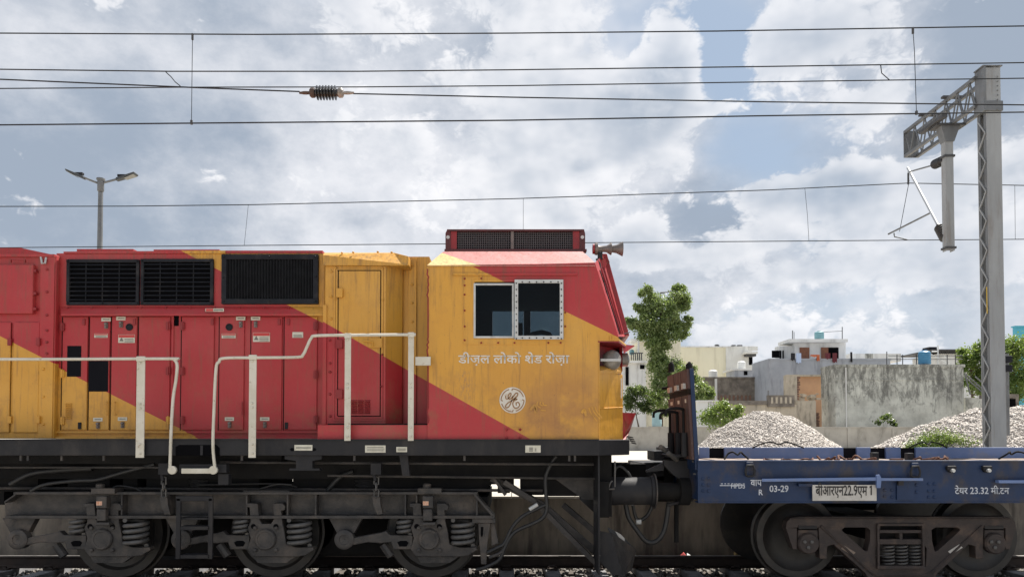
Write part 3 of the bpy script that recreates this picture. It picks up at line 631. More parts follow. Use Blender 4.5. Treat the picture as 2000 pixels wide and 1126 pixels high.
def latch(d, px, py):
    MB().pbox(px - 9, py - 4, px + 9, py + 3, YD - .006, .006).build('sign', 'label_plate', d)
    MB().pbox(px - 6, py - 1.5, px + 6, py, YD - .009, .004).build('sign_print', 'label_print', d)
    l = MB(); l.pbox(px - 3, py + 5, px + 3, py + 17, YD - .015, .015); l.lathe([(0, .018), (-.02, .016), (-.024, .006)], at(px, py + 8, YD - .012), 'Y', 10); l.lathe([(0, .014), (-.02, .012)], at(px, py + 14, YD - .012), 'Y', 10)
    l.build('latch', 'horn', d, smooth=30)
for d, px, py in ((1, 207, 624), (2, 236, 622), (5, 470, 622), (6, 499, 622), (1, 191, 819), (2, 239, 818), (5, 448, 818), (6, 517, 818)): latch(D[d], px, py)
def warn(d, px0, py0, px1, py1, tri=False, red=True):
    p = MB().pbox(px0, py0, px1, py1, YD - .006, .006).build('warning_sign', 'label_plate', d)
    if red: MB().pbox(px0 + .5, py0 + .5, px1 - .5, py0 + (py1 - py0) * .36, YD - .0085, .003).build('warning_band', 'label_red', d)
    pr = MB(); w = px1 - px0; h = py1 - py0
    for r in (.5, .68, .84): pr.pbox(px0 + w * (.38 if tri else .1), py0 + h * r, px1 - w * .08, py0 + h * (r + .07), YD - .0085, .003)
    if tri: pr.ppoly([(px0 + w * .06, py1 - h * .2), (px0 + w * .19, py0 + h * .35), (px0 + w * .32, py1 - h * .2)], YD - .0085, .003)
    pr.build('warning_print', 'label_print', d)
warn(D[1], 184, 651, 210, 659); warn(D[2], 231, 653, 263, 669, True); warn(D[5], 433, 651, 460, 660); warn(D[6], 494, 649, 527, 667, True); warn(D[7], 571, 648, 592, 659, False, False)
for d, px in ((2, 253), (5, 448)): MB().lathe([(0, .042), (-.012, .042), (-.012, .034), (-.004, .03), (-.004, 0)], at(px, 638.5, YD), 'Y', 20).build('round_vent', 'black_metal', D[d], smooth=30)
MB().pbox(131, 675, 158, 735, YD - .004, .004).build('black_patch', 'black_panel', D[0]); MB().pbox(173.5, 704, 211, 764, YD - .004, .004).build('black_patch', 'black_panel', D[1])
lv = MB()
for i in range(9): lv.solid([at(128, 786 + i * 3.6, YD), at(140, 786 + i * 3.6, YD), at(140, 788.5 + i * 3.6, YD - .014), at(128, 788.5 + i * 3.6, YD - .014)], [at(128, 789 + i * 3.6, YD), at(140, 789 + i * 3.6, YD), at(140, 788.8 + i * 3.6, YD), at(128, 788.8 + i * 3.6, YD)])
lv.build('louvre', 'paint_yellow', D[0])
for d, px, mm in ((1, 208, 'paint_yellow'), (2, 224, 'paint_yellow'), (5, 473, 'hinge_red'), (6, 497, 'hinge_red')):
    MB().ptube([(px, 785, YD), (px, 785, YD - .035), (px, 809, YD - .035), (px, 809, YD)], .007).build('door_handle', mm, D[d], smooth=50)
for d, px in ((0, 155), (7, 559)): MB().pbox(px - 3, 824, px + 3, 837, YD - .012, .012).build('padlock', 'black_metal', D[d])
for d, px in ((0, 163), (2, 282 - 20), (4, 414), (6, 545), (7, 563)): MB().pbox(px - 2.5, 622, px + 2.5, 634, YD - .014, .014).build('catch', 'hinge_red', D[d])
MB().pbox(340, 612, 349, 636, YH - .003, .006).build('slot', 'void', hood); MB().pbox(334, 618, 338, 850, YH - .012, .02).build('pillar', 'paint_hood', hood)
sk = MB(); sk.pbox(108, 842, 634, 845, YH - .03, .04); sk.pbox(108, 852, 634, 856, YH - .05, .06); sk.build('hood_skirt', 'paint_hood', loco)

# --- electrical cabinet with the yellow door
zc1, zc0 = at(700, 517, YC).z, at(700, 829, YC).z
xa, xb_, xc = at(634, 680, YC).x, at(753, 680, YC).x, at(786, 680, YR).x
cab2 = MB(); ftp = [(xa, YC), (xb_, YC), (xc, YR), (xc, 1.0), (xa, 1.0)]
cab2.solid([(x, y, zc0) for x, y in ftp], [(x, y, zc1) for x, y in ftp]); cabinet = cab2.build('equipment_cabinet', 'paint_cabinet', loco, bevel=.008)
cap = MB(); cap.solid([at(631, 518, YC - .05), at(798, 518, YC - .05), at(798, 500, YC - .03), at(770, 493, YC + .1), at(633, 493, YC + .1), at(631, 499, YC - .03)],
                      [Vector((p.x, 1.0, p.z)) for p in (at(631, 518, YC - .05), at(798, 518, YC - .05), at(798, 500, YC - .03), at(770, 493, YC + .1), at(633, 493, YC + .1), at(631, 499, YC - .03))])
cap.build('cabinet_roof', 'paint_yellow', loco, bevel=.01)
bolts(0, [(668, 494), (690, 493), (738, 492), (765, 493)], YC, loco, 'paint_yellow', .014)
rc = MB(); rc.pbox(785.5, 501, 838, 829, YR + .06, 1.6); rec = rc.build('recess_panel', 'paint_cabinet', loco)
MB().pbox(797, 503, 813, 828, YR + .03, .03).build('joint_strip', 'paint_cabinet', rec, bevel=.004)
bolts(805, [518, 555, 591, 628], YR + .03, rec, 'paint_yellow'); bolts(805, [690, 740], YR + .03, rec, 'hinge_red')
cd = MB().pbox(655, 524, 748, 817, YC - .012, .014).build('cabinet_door', 'paint_cabinet', loco, bevel=.004)
MB().ring_rect(659, 527, 744, 813, 1.8, YC - .0145, .004).build('door_seal', 'void', cd)
MB().ring_rect(651, 520, 753, 821, 3.2, YC - .010, .012).build('door_surround', 'paint_cabinet', cd)
for py, mm in ((571, 'paint_yellow'), (671, 'hinge_red'), (769, 'hinge_red')): MB().pbox(656, py - 9, 669, py + 9, YC - .05, .04).build('hinge', mm, cd, bevel=.008)
lt = MB(); lt.pbox(720, 660, 746, 678, YC - .03, .02); lt.ptube([(708, 665, YC - .04), (728, 667, YC - .05), (728, 676, YC - .05)], .009); lt.build('latch', 'paint_yellow', cd, bevel=0)
lv = MB()
for c in (686, 699, 712):
    for i in range(7): lv.solid([at(c, 780 + i * 4, YC - .012), at(c + 11, 780 + i * 4, YC - .012), at(c + 11, 782.4 + i * 4, YC - .028), at(c, 782.4 + i * 4, YC - .028)], [at(c, 783 + i * 4, YC - .012), at(c + 11, 783 + i * 4, YC - .012), at(c + 11, 782.8 + i * 4, YC - .012), at(c, 782.8 + i * 4, YC - .012)])
lv.build('louvre', 'hinge_red', cd)
bolts(647, [530, 579, 622], YC, cabinet, 'paint_yellow'); bolts(645, [664, 709, 726, 769, 812], YC, cabinet, 'hinge_red'); bolts(0, [(656, 523), (747, 523), (655, 584), (748, 585), (747, 648)], YC - .012, cabinet, 'paint_yellow', .012); bolts(0, [(747, 692), (745, 754)], YC - .012, cabinet, 'hinge_red', .012)
MB().pbox(630, 595, 637, 828, YC - .02, .1).build('edge_trim', 'paint_cabinet', cabinet)
st = MB(); st.pbox(620, 829, 836, 859, YCAB + .02, .6); st = st.build('step_box', 'paint_red', loco, bevel=.008); MB().pbox(640, 826.5, 836, 828.8, YCAB + .05, .5).build('shadow_gap', 'near_black', st)  # dark strip standing in for the shadow gap above the step
MB().pbox(671, 830, 673, 858, YCAB + .012, .01).build('weld_seam', 'hinge_red', st)

# --- driver's cab: hollow, with real window openings on both sides
def W(px, py, Y=YCAB): return at(px, py, Y)
zsill = at(1000, 860, YCAB).z
def cab_side(Y, sgn):
    t = 0.05 * sgn; P = lambda pts: [(W(a, b).x, W(a, b).z) for a, b in pts]; m = MB()
    m.prism(P([(835, 519), (927, 517.5), (927, 860), (835, 860)]), Y, Y + t)
    m.prism(P([(927, 517.5), (1098, 514), (1098, 550), (927, 550)]), Y, Y + t)
    m.prism(P([(927, 660), (1098, 660), (1098, 860), (927, 860)]), Y, Y + t)
    m.prism(P([(1098, 514), (1162, 512.5), (1208, 657), (1208, 667), (1170, 667), (1170, 860), (1098, 860)]), Y, Y + t)
    return m
cab = cab_side(YCAB, 1).build('cab_shell', 'paint_cab', loco)
YO_ = -YCAB - .05; fx = lambda px: at(px, 620, -YCAB).x; fz = lambda py: at(1000, py, -YCAB).z
fw_ = MB(); xl_, xr_ = W(835, 700).x, W(1166, 700).x; ztop = W(1000, 518).z
fw_.box(xl_, fx(962), YO_, -YCAB, zsill, ztop); fw_.box(fx(1098), xr_, YO_, -YCAB, zsill, ztop); fw_.box(fx(962), fx(1098), YO_, -YCAB, fz(588), ztop); fw_.box(fx(962), fx(1098), YO_, -YCAB, zsill, fz(660)); fw_.box(fx(1023), fx(1036), YO_, -YCAB, fz(660), fz(588))
fw_.build('far_wall', 'near_black', cab)
# hipped roof, back wall, floor
zlo = W(1000, 516).z; ru = at(1000, 491, -1.12)
L0, L1 = W(834, 519).x, W(1163, 512).x; U0, U1 = at(866, 491, -1.12).x, at(1138, 491, -1.12).x
ym_ = YCAB - .004
lr = [(L0, ym_, zlo - .012), (L1, ym_, zlo + .012), (L1, -ym_, zlo + .012), (L0, -ym_, zlo - .012)]; ur = [(U0, -1.12, ru.z), (U1, -1.12, ru.z), (U1, 1.12, ru.z), (U0, 1.12, ru.z)]
roof = MB(); roof.solid(lr, ur); 
roof = MB(); roof.add(lr + ur, [(0, 1, 5, 4), (1, 2, 6, 5), (2, 3, 7, 6), (3, 0, 4, 7), (4, 5, 6, 7)]); 
paint('paint_roof', -1.3, [[((868, 491), (985, 549), -1)]], chalk=.62, rough=.6); roof.build('cab_roof', 'paint_roof', loco)
MB().pbox(836, 517.5, 1163, 519.5, YCAB - .02, .03).build('drip_rail', 'paint_roof', cab)
MB().pbox(884, 533, 1128, 537, YCAB - .022, .024).build('rain_strip', 'paint_cab', cab, bevel=.004)
MB().box(W(835, 700).x + .002, W(835, 700).x + .05, YCAB + .052, -YCAB - .052, zsill, zlo).build('rear_wall', 'charcoal', cab)
MB().box(W(840, 700).x, W(1165, 700).x, -1.40, 1.40, zsill + .3, zsill + .36).build('cab_floor', 'near_black', cab)
inn = MB(); inn.box(W(1120, 700).x, W(1160, 700).x, -.9, .9, zsill + .36, W(1000, 640).z); inn.box(W(1000, 700).x, W(1030, 700).x, -.35, .25, zsill + .36, W(1000, 655).z)
inn.box(W(1012, 700).x, W(1024, 700).x, -.3, .2, W(1000, 655).z, W(1000, 600).z); inn.build('control_desk', 'near_black', loco)
st_ = MB(); s0 = W(1068, 640, -.8); st_.ptube([(1022, 664, -.75), (1040, 652, -.75), (1058, 648, -.75), (1072, 652, -.75), (1080, 664, -.75)], .03); st_.build('driver_seat', 'near_black', loco, smooth=50)
MB().box(W(843, 700).x, W(1160, 700).x, -1.40, 1.40, zlo - .06, zlo - .02).build('cab_ceiling', 'near_black', cab)
# windows
wp = MB(); wp.ring_rect(905, 541, 1104, 672, 3, YCAB - .006, .006); 
wp.pbox(908, 544, 926, 669, YCAB - .005, .005); wp.pbox(926, 662, 1101, 669, YCAB - .005, .005)
wp = wp.build('window_surround', 'paint_cab', loco)
bolts(0, [(907.5, y) for y in (544, 557, 575, 606, 637, 664)] + [(x, 669) for x in (940, 973, 1005, 1071, 1095)] + [(940, 543.5), (1104, 610), (1104, 637)], YCAB - .006, wp, 'hinge_red', .011)
def sash(px0, py0, px1, py1, w, Y, far=False, ref=YCAB):
    a, b = at(px0, py0, ref), at(px1, py1, ref); f = MB(); ww = w / 171.0; d = .035
    f.box(a.x, b.x, Y, Y + d, a.z - ww, a.z); f.box(a.x, b.x, Y, Y + d, b.z, b.z + ww); f.box(a.x, a.x + ww, Y, Y + d, b.z + ww, a.z - ww); f.box(b.x - ww, b.x, Y, Y + d, b.z + ww, a.z - ww)
    o = f.build('window', 'alu', loco, bevel=.003); MB().box(a.x + ww - .004, b.x - ww + .004, Y + .014, Y + .018, b.z + ww - .004, a.z - ww + .004).build('pane', 'shade_glass' if far else 'glass', o); return o
sash(925, 553, 1004, 660, 4, YCAB - .010); w2 = sash(1005, 547, 1100, 663, 7, YCAB - .045)
b_ = [(1008.5, y) for y in range(553, 662, 12)] + [(1096.5, y) for y in range(553, 662, 12)] + [(x, 550.5) for x in range(1020, 1092, 14)] + [(x, 659.5) for x in range(1020, 1092, 14)]
bolts(0, b_, YCAB - .045, w2, 'charcoal', .008)
for a, b in ((962, 1023), (1036, 1098)): MB().box(fx(a) + .002, fx(b) - .002, -YCAB - .03, -YCAB - .026, fz(660) + .002, fz(588) - .002).build('far_window', 'shade_glass', cab)
# weld bead along the cab's rear edge
wb = MB(); pts = []
for i, y in enumerate(np.linspace(525, 826, 60)): pts.append(at(836 + (rng.uniform(-2.2, 1.2) if (y < 580 or 660 < y < 700 or y > 800) else 0), y, YCAB - .004))
wb.tube(pts, .008, 6); wb.build('weld_bead', 'hinge_red', cab)
wb = MB(); wb.ptube([(1170, 668), (1170, 860)], .006, YCAB - .002); wb.build('corner_seam', 'paint_yellow', cab)
jp = MB(); jp.ring_rect(986, 834, 1020, 858, 2, YCAB - .008, .01); jp.build('bolted_pad', 'paint_cab', cab); bolts(0, [(990, 838), (1016, 838), (990, 854), (1016, 854)], YCAB - .008, cab, 'hinge_red', .015)
# nose
xn0, xn1, xn2 = W(1170, 760).x, at(1216, 760, -1.02).x, at(1221, 760, -.8).x
znt, znb, znm = at(1190, 724, YCAB).z, zsill, at(1190, 667, YCAB).z
ns = MB(); pl_ = [(xn0, YCAB), (xn1, -1.02), (xn2, -.6), (xn2, .6), (xn1, 1.02), (xn0, -YCAB)]
ns.solid([(x, y, znb) for x, y in pl_], [(x, y, znt) for x, y in pl_])
nose = ns.build('nose', 'paint_yellow', loco, bevel=.012)
ns = MB(); pl2 = [(xn0 - .02, -1.16), (xn1 - .07, -.88), (xn2 - .02, -.6), (xn2 - .02, .6), (xn1 - .07, .88), (xn0 - .02, 1.16)]
ns.solid([(x, y, znt - .001) for x, y in pl2], [(x, y, znm) for x, y in pl2]); ns.build('lamp_recess', 'dark_red', loco)
MB().solid([at(1171, 724, YCAB - .003), at(1214, 724, -1.04), at(1213, 714, -.98), at(1171, 714, -1.25)], [at(1171, 729, YCAB - .003), at(1214, 729, -1.04), at(1213, 724, -.97), at(1171, 724, -1.23)]).build('recess_sill', 'paint_yellow', nose)
ldg = MB(); pl3 = [(W(1168, 660).x, YCAB - .004), (W(1209, 660).x, YCAB - .004), (at(1223, 660, -.95).x, -.95), (at(1223, 660, -.95).x + .05, 0), (at(1223, 660, -.95).x, .95), (W(1209, 660).x, -YCAB), (W(1168, 660).x, -YCAB)]
zl0, zl1 = W(1190, 668).z, W(1190, 661).z; zlm = W(1190, 665.5).z; ldg.solid([(x, y, zlm) for x, y in pl3], [(x, y, zl1) for x, y in pl3]); ldg.build('nose_ledge', 'paint_yellow', loco, bevel=.004); MB().solid([(x - .002, y * .998, zl0) for x, y in pl3], [(x - .002, y * .998, zlm - .0005) for x, y in pl3]).build('recess_ceiling', 'dark_red', loco)
for px in (1191, 1196): MB().pbox(px, 655, px + 3, 665, YCAB - .012, .012).build('clip', 'paint_yellow', nose)
hl = MB(); hl.lathe([(0, .115), (-.05, .12), (-.09, .095), (-.11, 0)], at(1192, 703, -1.17), (Vector((-.45, .89, 0)).normalized(), Vector((.89, .45, 0)).normalized(), Vector((0, 0, 1))), 24); hl.build('headlight', 'lens', loco, smooth=50)
MB().pbox(1173, 700, 1212, 705, -1.315, .03).build('headlight_band', 'alu', loco)
MB().solid([(xn1 - .002, -1.03, at(1216, 724, -1.02).z), (xn1 + .03, -.7, at(1216, 724, -1.02).z), (xn1 + .03, -.7, at(1216, 668, -1.02).z), (xn1 - .002, -1.03, at(1216, 668, -1.02).z)],
           [(xn1 - .03, -1.0, at(1216, 724, -1.02).z), (xn1, -.65, at(1216, 724, -1.02).z), (xn1, -.65, at(1216, 668, -1.02).z), (xn1 - .03, -1.0, at(1216, 668, -1.02).z)]).build('recess_post', 'dark_red', nose)
vz = MB(); vz.solid([at(1215, 672, -.98), at(1239, 674, -.8), at(1239, 676, -.8), at(1218, 690, -.98)], [at(1215, 672, -.6), at(1239, 674, -.6), at(1239, 676, -.6), at(1218, 690, -.6)]); vz.build('lamp_hood', 'paint_red', loco)
ml = MB(); ml.lathe([(0, .085), (.07, .085), (.09, .05), (.1, 0)], at(1214, 702, -.78), 'X', 20); ml.build('marker_light', 'lens', loco, smooth=40)
MB().solid([at(1216, 805, -.95), at(1242, 806, -.7), at(1233, 834, -.7), at(1222, 858, -.95), at(1216, 858, -.95)], [at(1216, 805, .95), at(1242, 806, .7), at(1233, 834, .7), at(1222, 858, .95), at(1216, 858, .95)]).build('front_step_guard', 'paint_red', loco)
MB().pbox(1211.5, 738, 1215, 777, -1.055, .02).build('number_panel', 'white_paint', nose)
ns = MB(); ns.ptube([(1171, 797), (1216, 795, -1.025)], .006, YCAB - .002); ns.build('nose_seam', 'paint_yellow', nose)
# windscreen front, V-shaped in plan
P0, P1 = W(1162, 512.5), W(1208, 657); Q0, Q1 = at(1178, 497, -.75), at(1222, 657, -.80)
sc = MB()
for s in (1, -1):
    f = lambda v: Vector((v.x, v.y * s, v.z)); C0, C1 = Vector((Q0.x + .02, 0, Q0.z)), Vector((Q1.x + .03, 0, Q1.z))
    sc.add([f(P0), f(P1), f(Q1), f(Q0), C0, C1], [(0, 1, 2, 3), (3, 2, 5, 4)])
scr = sc.build('cab_front', 'paint_red', loco)
# raised windscreen surround and its ribs
def lerp(a, b, t): return a + (b - a) * t
for s in (1, -1):
    f = lambda v: Vector((v.x, v.y * s, v.z)); o3 = Vector((.045, -.02, .01))
    a, b, c, d = Q0 + o3, Q1 + o3, Vector((Q1.x + .09, -.05, Q1.z)), Vector((Q0.x + .08, -.05, Q0.z)); m_ = MB()
    fr = [lerp(lerp(a, b, u), lerp(d, c, u), v) for u, v in ((0, 0), (1, 0), (1, 1), (0, 1))]
    m_.solid([f(v) for v in fr], [f(v - Vector((.07, 0, 0))) for v in fr]); o = m_.build('windscreen_frame', 'dark_red', loco, bevel=.01)
    gl = [lerp(lerp(a, b, u), lerp(d, c, u), v) + Vector((.004, 0, 0)) for u, v in ((.12, .12), (.8, .12), (.8, .9), (.12, .9))]
    MB().add([f(v) for v in gl], [(0, 1, 2, 3)]).build('windscreen', 'black_metal', o)
for k, tt in enumerate((.12, .32, .55)):
    a, b = lerp(P0, Q0, tt) + Vector((.012, -.012, 0)), lerp(P1, Q1, tt) + Vector((.012, -.012, 0))
    m_ = MB(); m_.tube([lerp(a, b, .12), lerp(a, b, .97)], .011 if k else .007, 6); m_.build('rib', 'dark_red' if k else 'black_metal', scr, smooth=40)
m_ = MB(); m_.ppoly([(1174, 503), (1183, 505), (1185, 516), (1180, 532), (1176, 520)], -1.0, .25); m_.build('corner_bracket', 'paint_red', loco)
m_ = MB(); m_.ptube([(1165, 505), (1171, 515), (1172, 527), (1177, 540), (1180, 552)], .014, -1.2); m_.build('cable', 'rubber', loco, smooth=50)
m_ = MB(); m_.ptube([(1185, 514), (1190, 512), (1188, 507)], .006, -.9); m_.build('hook', 'rust', loco)
wip = MB(); wip.ptube([(1218, 652, -.9), (1226, 650, -.85), (1230, 648, -.8)], .006); wip.build('wiper_post', 'black_metal', loco)
# horn
hn = MB(); hp = at(1165, 486, -1.0); s_ = 1 / 164
for dz_, L in ((0, 0),):
    hn.lathe([(0, .07), (.03, .075), (.04, .04), (.06, .035), (.14, .04), (.19, .072), (.20, .072), (.20, .04), (.26, .05), (.31, .075), (.335, .088), (.335, .08), (.30, .05)], hp + Vector((-.02, 0, 0)), 'X', 24)
hn = hn.build('horn', 'horn', loco, smooth=50); MB().pbox(1168, 492, 1177, 506, -1.02, .05).build('horn_bracket', 'charcoal', hn)
MB().lathe([(0, .06), (.02, .06)], hp + Vector((-.045, 0, 0)), 'X', 20).build('back_cap', 'dark_red', hn)
# roof air conditioner
YA = -.78
ac = MB(); xa0, xa1 = at(873, 470, YA).x, at(1141, 470, YA).x; za0, za1 = at(1000, 491, YA).z - .04, at(1000, 449, YA).z
ac.box(xa0, xa1, YA + .06, -YA, za0, za1 - .01); acu = ac.build('air_conditioner', 'ac_red', loco)
f_ = MB(); f_.pbox(868, 486, 1146, 490.5, YA - .02, .1); f_.pbox(873, 447.5, 1141, 451, YA - .02, .1); f_.build('casing_frame', 'ac_red', acu); MB().pbox(998, 451.2, 1003.5, 485.8, YA - .005, .06).build('centre_bar', 'horn', acu)
for a, b in ((880, 892), (1119, 1132)): MB().pbox(a, 451, b, 486, YA, .05).build('side_plate', 'dark_red', acu)
for a, b in ((870, 880), (1132, 1143)):
    m_ = MB(); m_.ppoly([(a, 487), (a, 455), (a + 3, 449), (b - 2, 449), (b, 456), (b, 487)], YA - .01, .08); o = m_.build('lifting_bracket', 'ac_red', acu); 
    MB().lathe([(0, .022), (-.004, .022)], at((a + b) / 2, 463, YA - .01), 'Y', 12).build('lifting_eye', 'alu', acu)
for a, b in ((892, 997), (1004, 1119)):
    m_ = MB()
    for x in np.arange(a, b + .1, 4.2): m_.pbox(x - .6, 451, x + .6, 486, YA + .02, .01)
    for y in np.arange(451, 487, 4.4): m_.pbox(a, y - .6, b, y + .6, YA + .018, .01)
    o = m_.build('mesh_grille', 'ac_mesh', acu, fix=False); o['kind'] = 'stuff'
    MB().pbox(a, 451, b, 486, YA + .05, .008).build('dark_core', 'void', acu)
# lettering and emblem
text_mesh("डीज़ल लोको शेड रोज़ा", 895, 687, 1112, 713.5, YCAB - .004, 'white_paint', 'lettering', cab, bold=.016)
em = MB(); ec = at(1001, 781, YCAB - .004); er = 25.5 / 171
em.lathe([(0, er), (-.003, er), (-.003, 0)], ec, 'Y', 48); em = em.build('emblem', 'white_paint', loco)
ln = MB()
def stroke(pts, w, closed=False):
    P = [ec + Vector((a * er, -.0045, b * er)) for a, b in pts]
    P = smooth_path(P, 6); n = len(P); V = []; F = []
    for i, p in enumerate(P):
        t = (P[min(i + 1, n - 1)] - P[max(i - 1, 0)]); t.normalize(); nn = Vector((-t.z, 0, t.x)) * w * er * .5; V += [p + nn, p - nn]
    for i in range(n - 1): F.append((2 * i, 2 * i + 1, 2 * i + 3, 2 * i + 2))
    ln.add(V, F)
for k in range(4):
    a0 = 90 * k + 12
    stroke([(.87 * math.cos(R(a)), .87 * math.sin(R(a))) for a in range(a0 + 5, a0 + 78, 12)] + [(.74 * math.cos(R(a0 + 82)), .74 * math.sin(R(a0 + 82)))], .075)
stroke([(-.52, .36), (-.50, .14), (-.34, .12), (-.14, .36), (-.12, .52), (-.24, .50), (-.34, .26), (-.22, .08), (-.02, .24), (.04, .30), (-.10, -.12), (-.26, -.46), (-.46, -.58), (-.54, -.44), (-.36, -.22), (-.02, .0), (.30, .28)], .09)
stroke([(.06, .30), (.26, .54), (.40, .50), (.34, .30), (.16, .10), (.08, .02), (.26, .10), (.34, .06), (.10, -.04), (.02, -.30), (.14, -.56), (.38, -.58), (.54, -.38), (.44, -.16), (.28, -.22), (.30, -.40)], .09)
ln.build('monogram', 'emblem_line', em)
ln = MB(); er_o = er; er = 1 / 171
def mark(pts, w): stroke([((a - 1001), -(b - 781)) for a, b in pts], w)
for pts, w in (([(1036, 800), (1044, 791), (1048, 802)], 5), ([(1044, 795), (1046, 806)], 4), ([(1050, 784), (1049, 791), (1056, 796)], 2.2), ([(1056, 784), (1055, 789), (1061, 792)], 2.2), ([(1060, 785), (1062, 790), (1068, 791)], 2.2), ([(1056, 800), (1066, 801)], 2),
               ([(1136, 806), (1141, 800), (1145, 812)], 5), ([(1150, 795), (1154, 806), (1166, 822)], 2.2), ([(1156, 794), (1160, 804), (1172, 818)], 2.2), ([(1162, 794), (1166, 804), (1176, 816)], 2.2)): mark(pts, w)
ln.build('rubbed_marks', 'paint_yellow', cab); er = er_o

# --- handrails
def rail_tube(pts, r=.0175): 
    return MB().tube(smooth_path([at(p[0], p[1], p[2] if len(p) > 2 else YS - .05) for p in pts], 5), r, 10).build('handrail', 'handrail', loco, smooth=60)
h1 = rail_tube([(-160, 701), (-60, 701), (100, 701), (330, 700), (340, 702), (346, 712), (344, 740), (338, 780), (334, 850), (332, 915)])
h2 = rail_tube([(420, 916), (416, 870), (418, 800), (422, 720), (428, 706), (438, 699), (500, 698), (580, 697), (592, 692), (600, 676), (608, 660), (620, 655), (700, 654), (812, 653)])
for px0, px1, y0, y1, h in ((266, 282, 700, 893, h1), (486, 500, 697, 893, h2), (673, 685, 655, 860, h2), (797, 808, 653, 860, h2)):
    p = MB(); p.pbox(px0, y0, px1, y1, YS - .045, .012); p.pbox(px0, y0, px0 + 2.5, y1, YS - .033, .03); p = p.build('stanchion', 'handrail', loco)
    bolts((px0 + px1) / 2, [y0 + 8, (y0 + y1) / 2 - 8, (y0 + y1) / 2, y1 - 26, y1 - 8], YS - .045, p, 'handrail', .013)
    MB().pbox(px0 - 1, y0 - 5, px1 + 1, y0 + 5, YS - .066, .03).build('tee_joint', 'handrail', h, bevel=.01)
MB().pbox(811, 696, 841, 713, YS - .03, .03).build('rail_bracket', 'handrail', loco, bevel=.004)
for px in (338, 418): MB().lathe([(0, .048), (-.03, .048), (-.035, .02)], at(px, 917, YS - .03), 'Y', 14).build('foot_flange', 'handrail', loco, smooth=40)
MB().pbox(354, 914, 410, 924, YS - .05, .03).build('foot_bar', 'handrail', loco, bevel=.004)
MB().pbox(350, 906, 442, 922, YS + .02, .1).build('step_support', 'charcoal', loco); MB().pbox(426, 925, 446, 946, YS + .05, .1).build('step_support', 'charcoal', loco)

# --- bogie
bfr = MB(); YW = YX + .08
bfr.ppoly([(8, 978), (30, 963), (928, 963), (966, 1008), (966, 1011), (12, 1011)], YW, .10)
bog = bfr.build('bogie', 'bogie', loco, bevel=.006)
fl = MB(); fl.pbox(26, 960, 932, 965, YX - .07, .25); fl.pbox(10, 1006, 966, 1012, YX - .07, .25)
fl.ppoly([(8, 978), (30, 963), (30, 966.5), (8, 982)], YX - .07, .25); fl.ppoly([(928, 963), (966, 1006), (962, 1009), (925, 966.5)], YX - .07, .25); fl.build('flange', 'bogie', bog, bevel=.004)
for px in (236, 330, 480, 560, 615, 790, 812, 930): MB().pbox(px, 965, px + 3, 1006, YX - .04, .12).build('stiffener', 'bogie', bog)
MB().box(at(20, 990, YX).x, at(930, 990, YX).x, .95, 1.15, at(500, 1011, YX).z, at(500, 963, YX).z).build('far_side_frame', 'bogie', bog)
for px in (120, 350, 700, 925): MB().box(at(px, 990, YX).x, at(px, 990, YX).x + .16, YW + .1, .95, at(500, 1008, YX).z, at(500, 972, YX).z).build('transom', 'near_black', bog)
wh = MB(); rw = .546
wh.lathe([(-.02, 0), (-.02, .12), (.02, .15), (.045, .30), (.03, .42), (0, .455), (0, rw - .005), (.006, rw), (.115, rw + .004), (.12, rw + .03), (.145, rw + .03), (.15, rw - .03), (.15, .1)], (0, 0, 0), 'Y', 64)
whf = MB(); whf.lathe([(.02, 0), (.02, .12), (-.02, .15), (-.045, .30), (-.03, .42), (0, .455), (0, rw - .005), (-.006, rw), (-.115, rw + .004), (-.12, rw + .03), (-.145, rw + .03), (-.15, rw - .03), (-.15, .1)], (0, 0, 0), 'Y', 64)
AX = [(200, True), (519, False), (838, True)]
wh0 = None
def coil(px0, px1, py0, py1, turns, Yc, r_w, parent, m='spring', name='coil_spring'):
    a, b = at(px0, py0, Yc), at(px1, py1, Yc); rr = (b.x - a.x) / 2 - r_w
    return MB().tube(helix((a.x + b.x) / 2, Yc, b.z + r_w, a.z - r_w, rr, turns, 18), r_w, 8).build(name, m, parent, smooth=60)
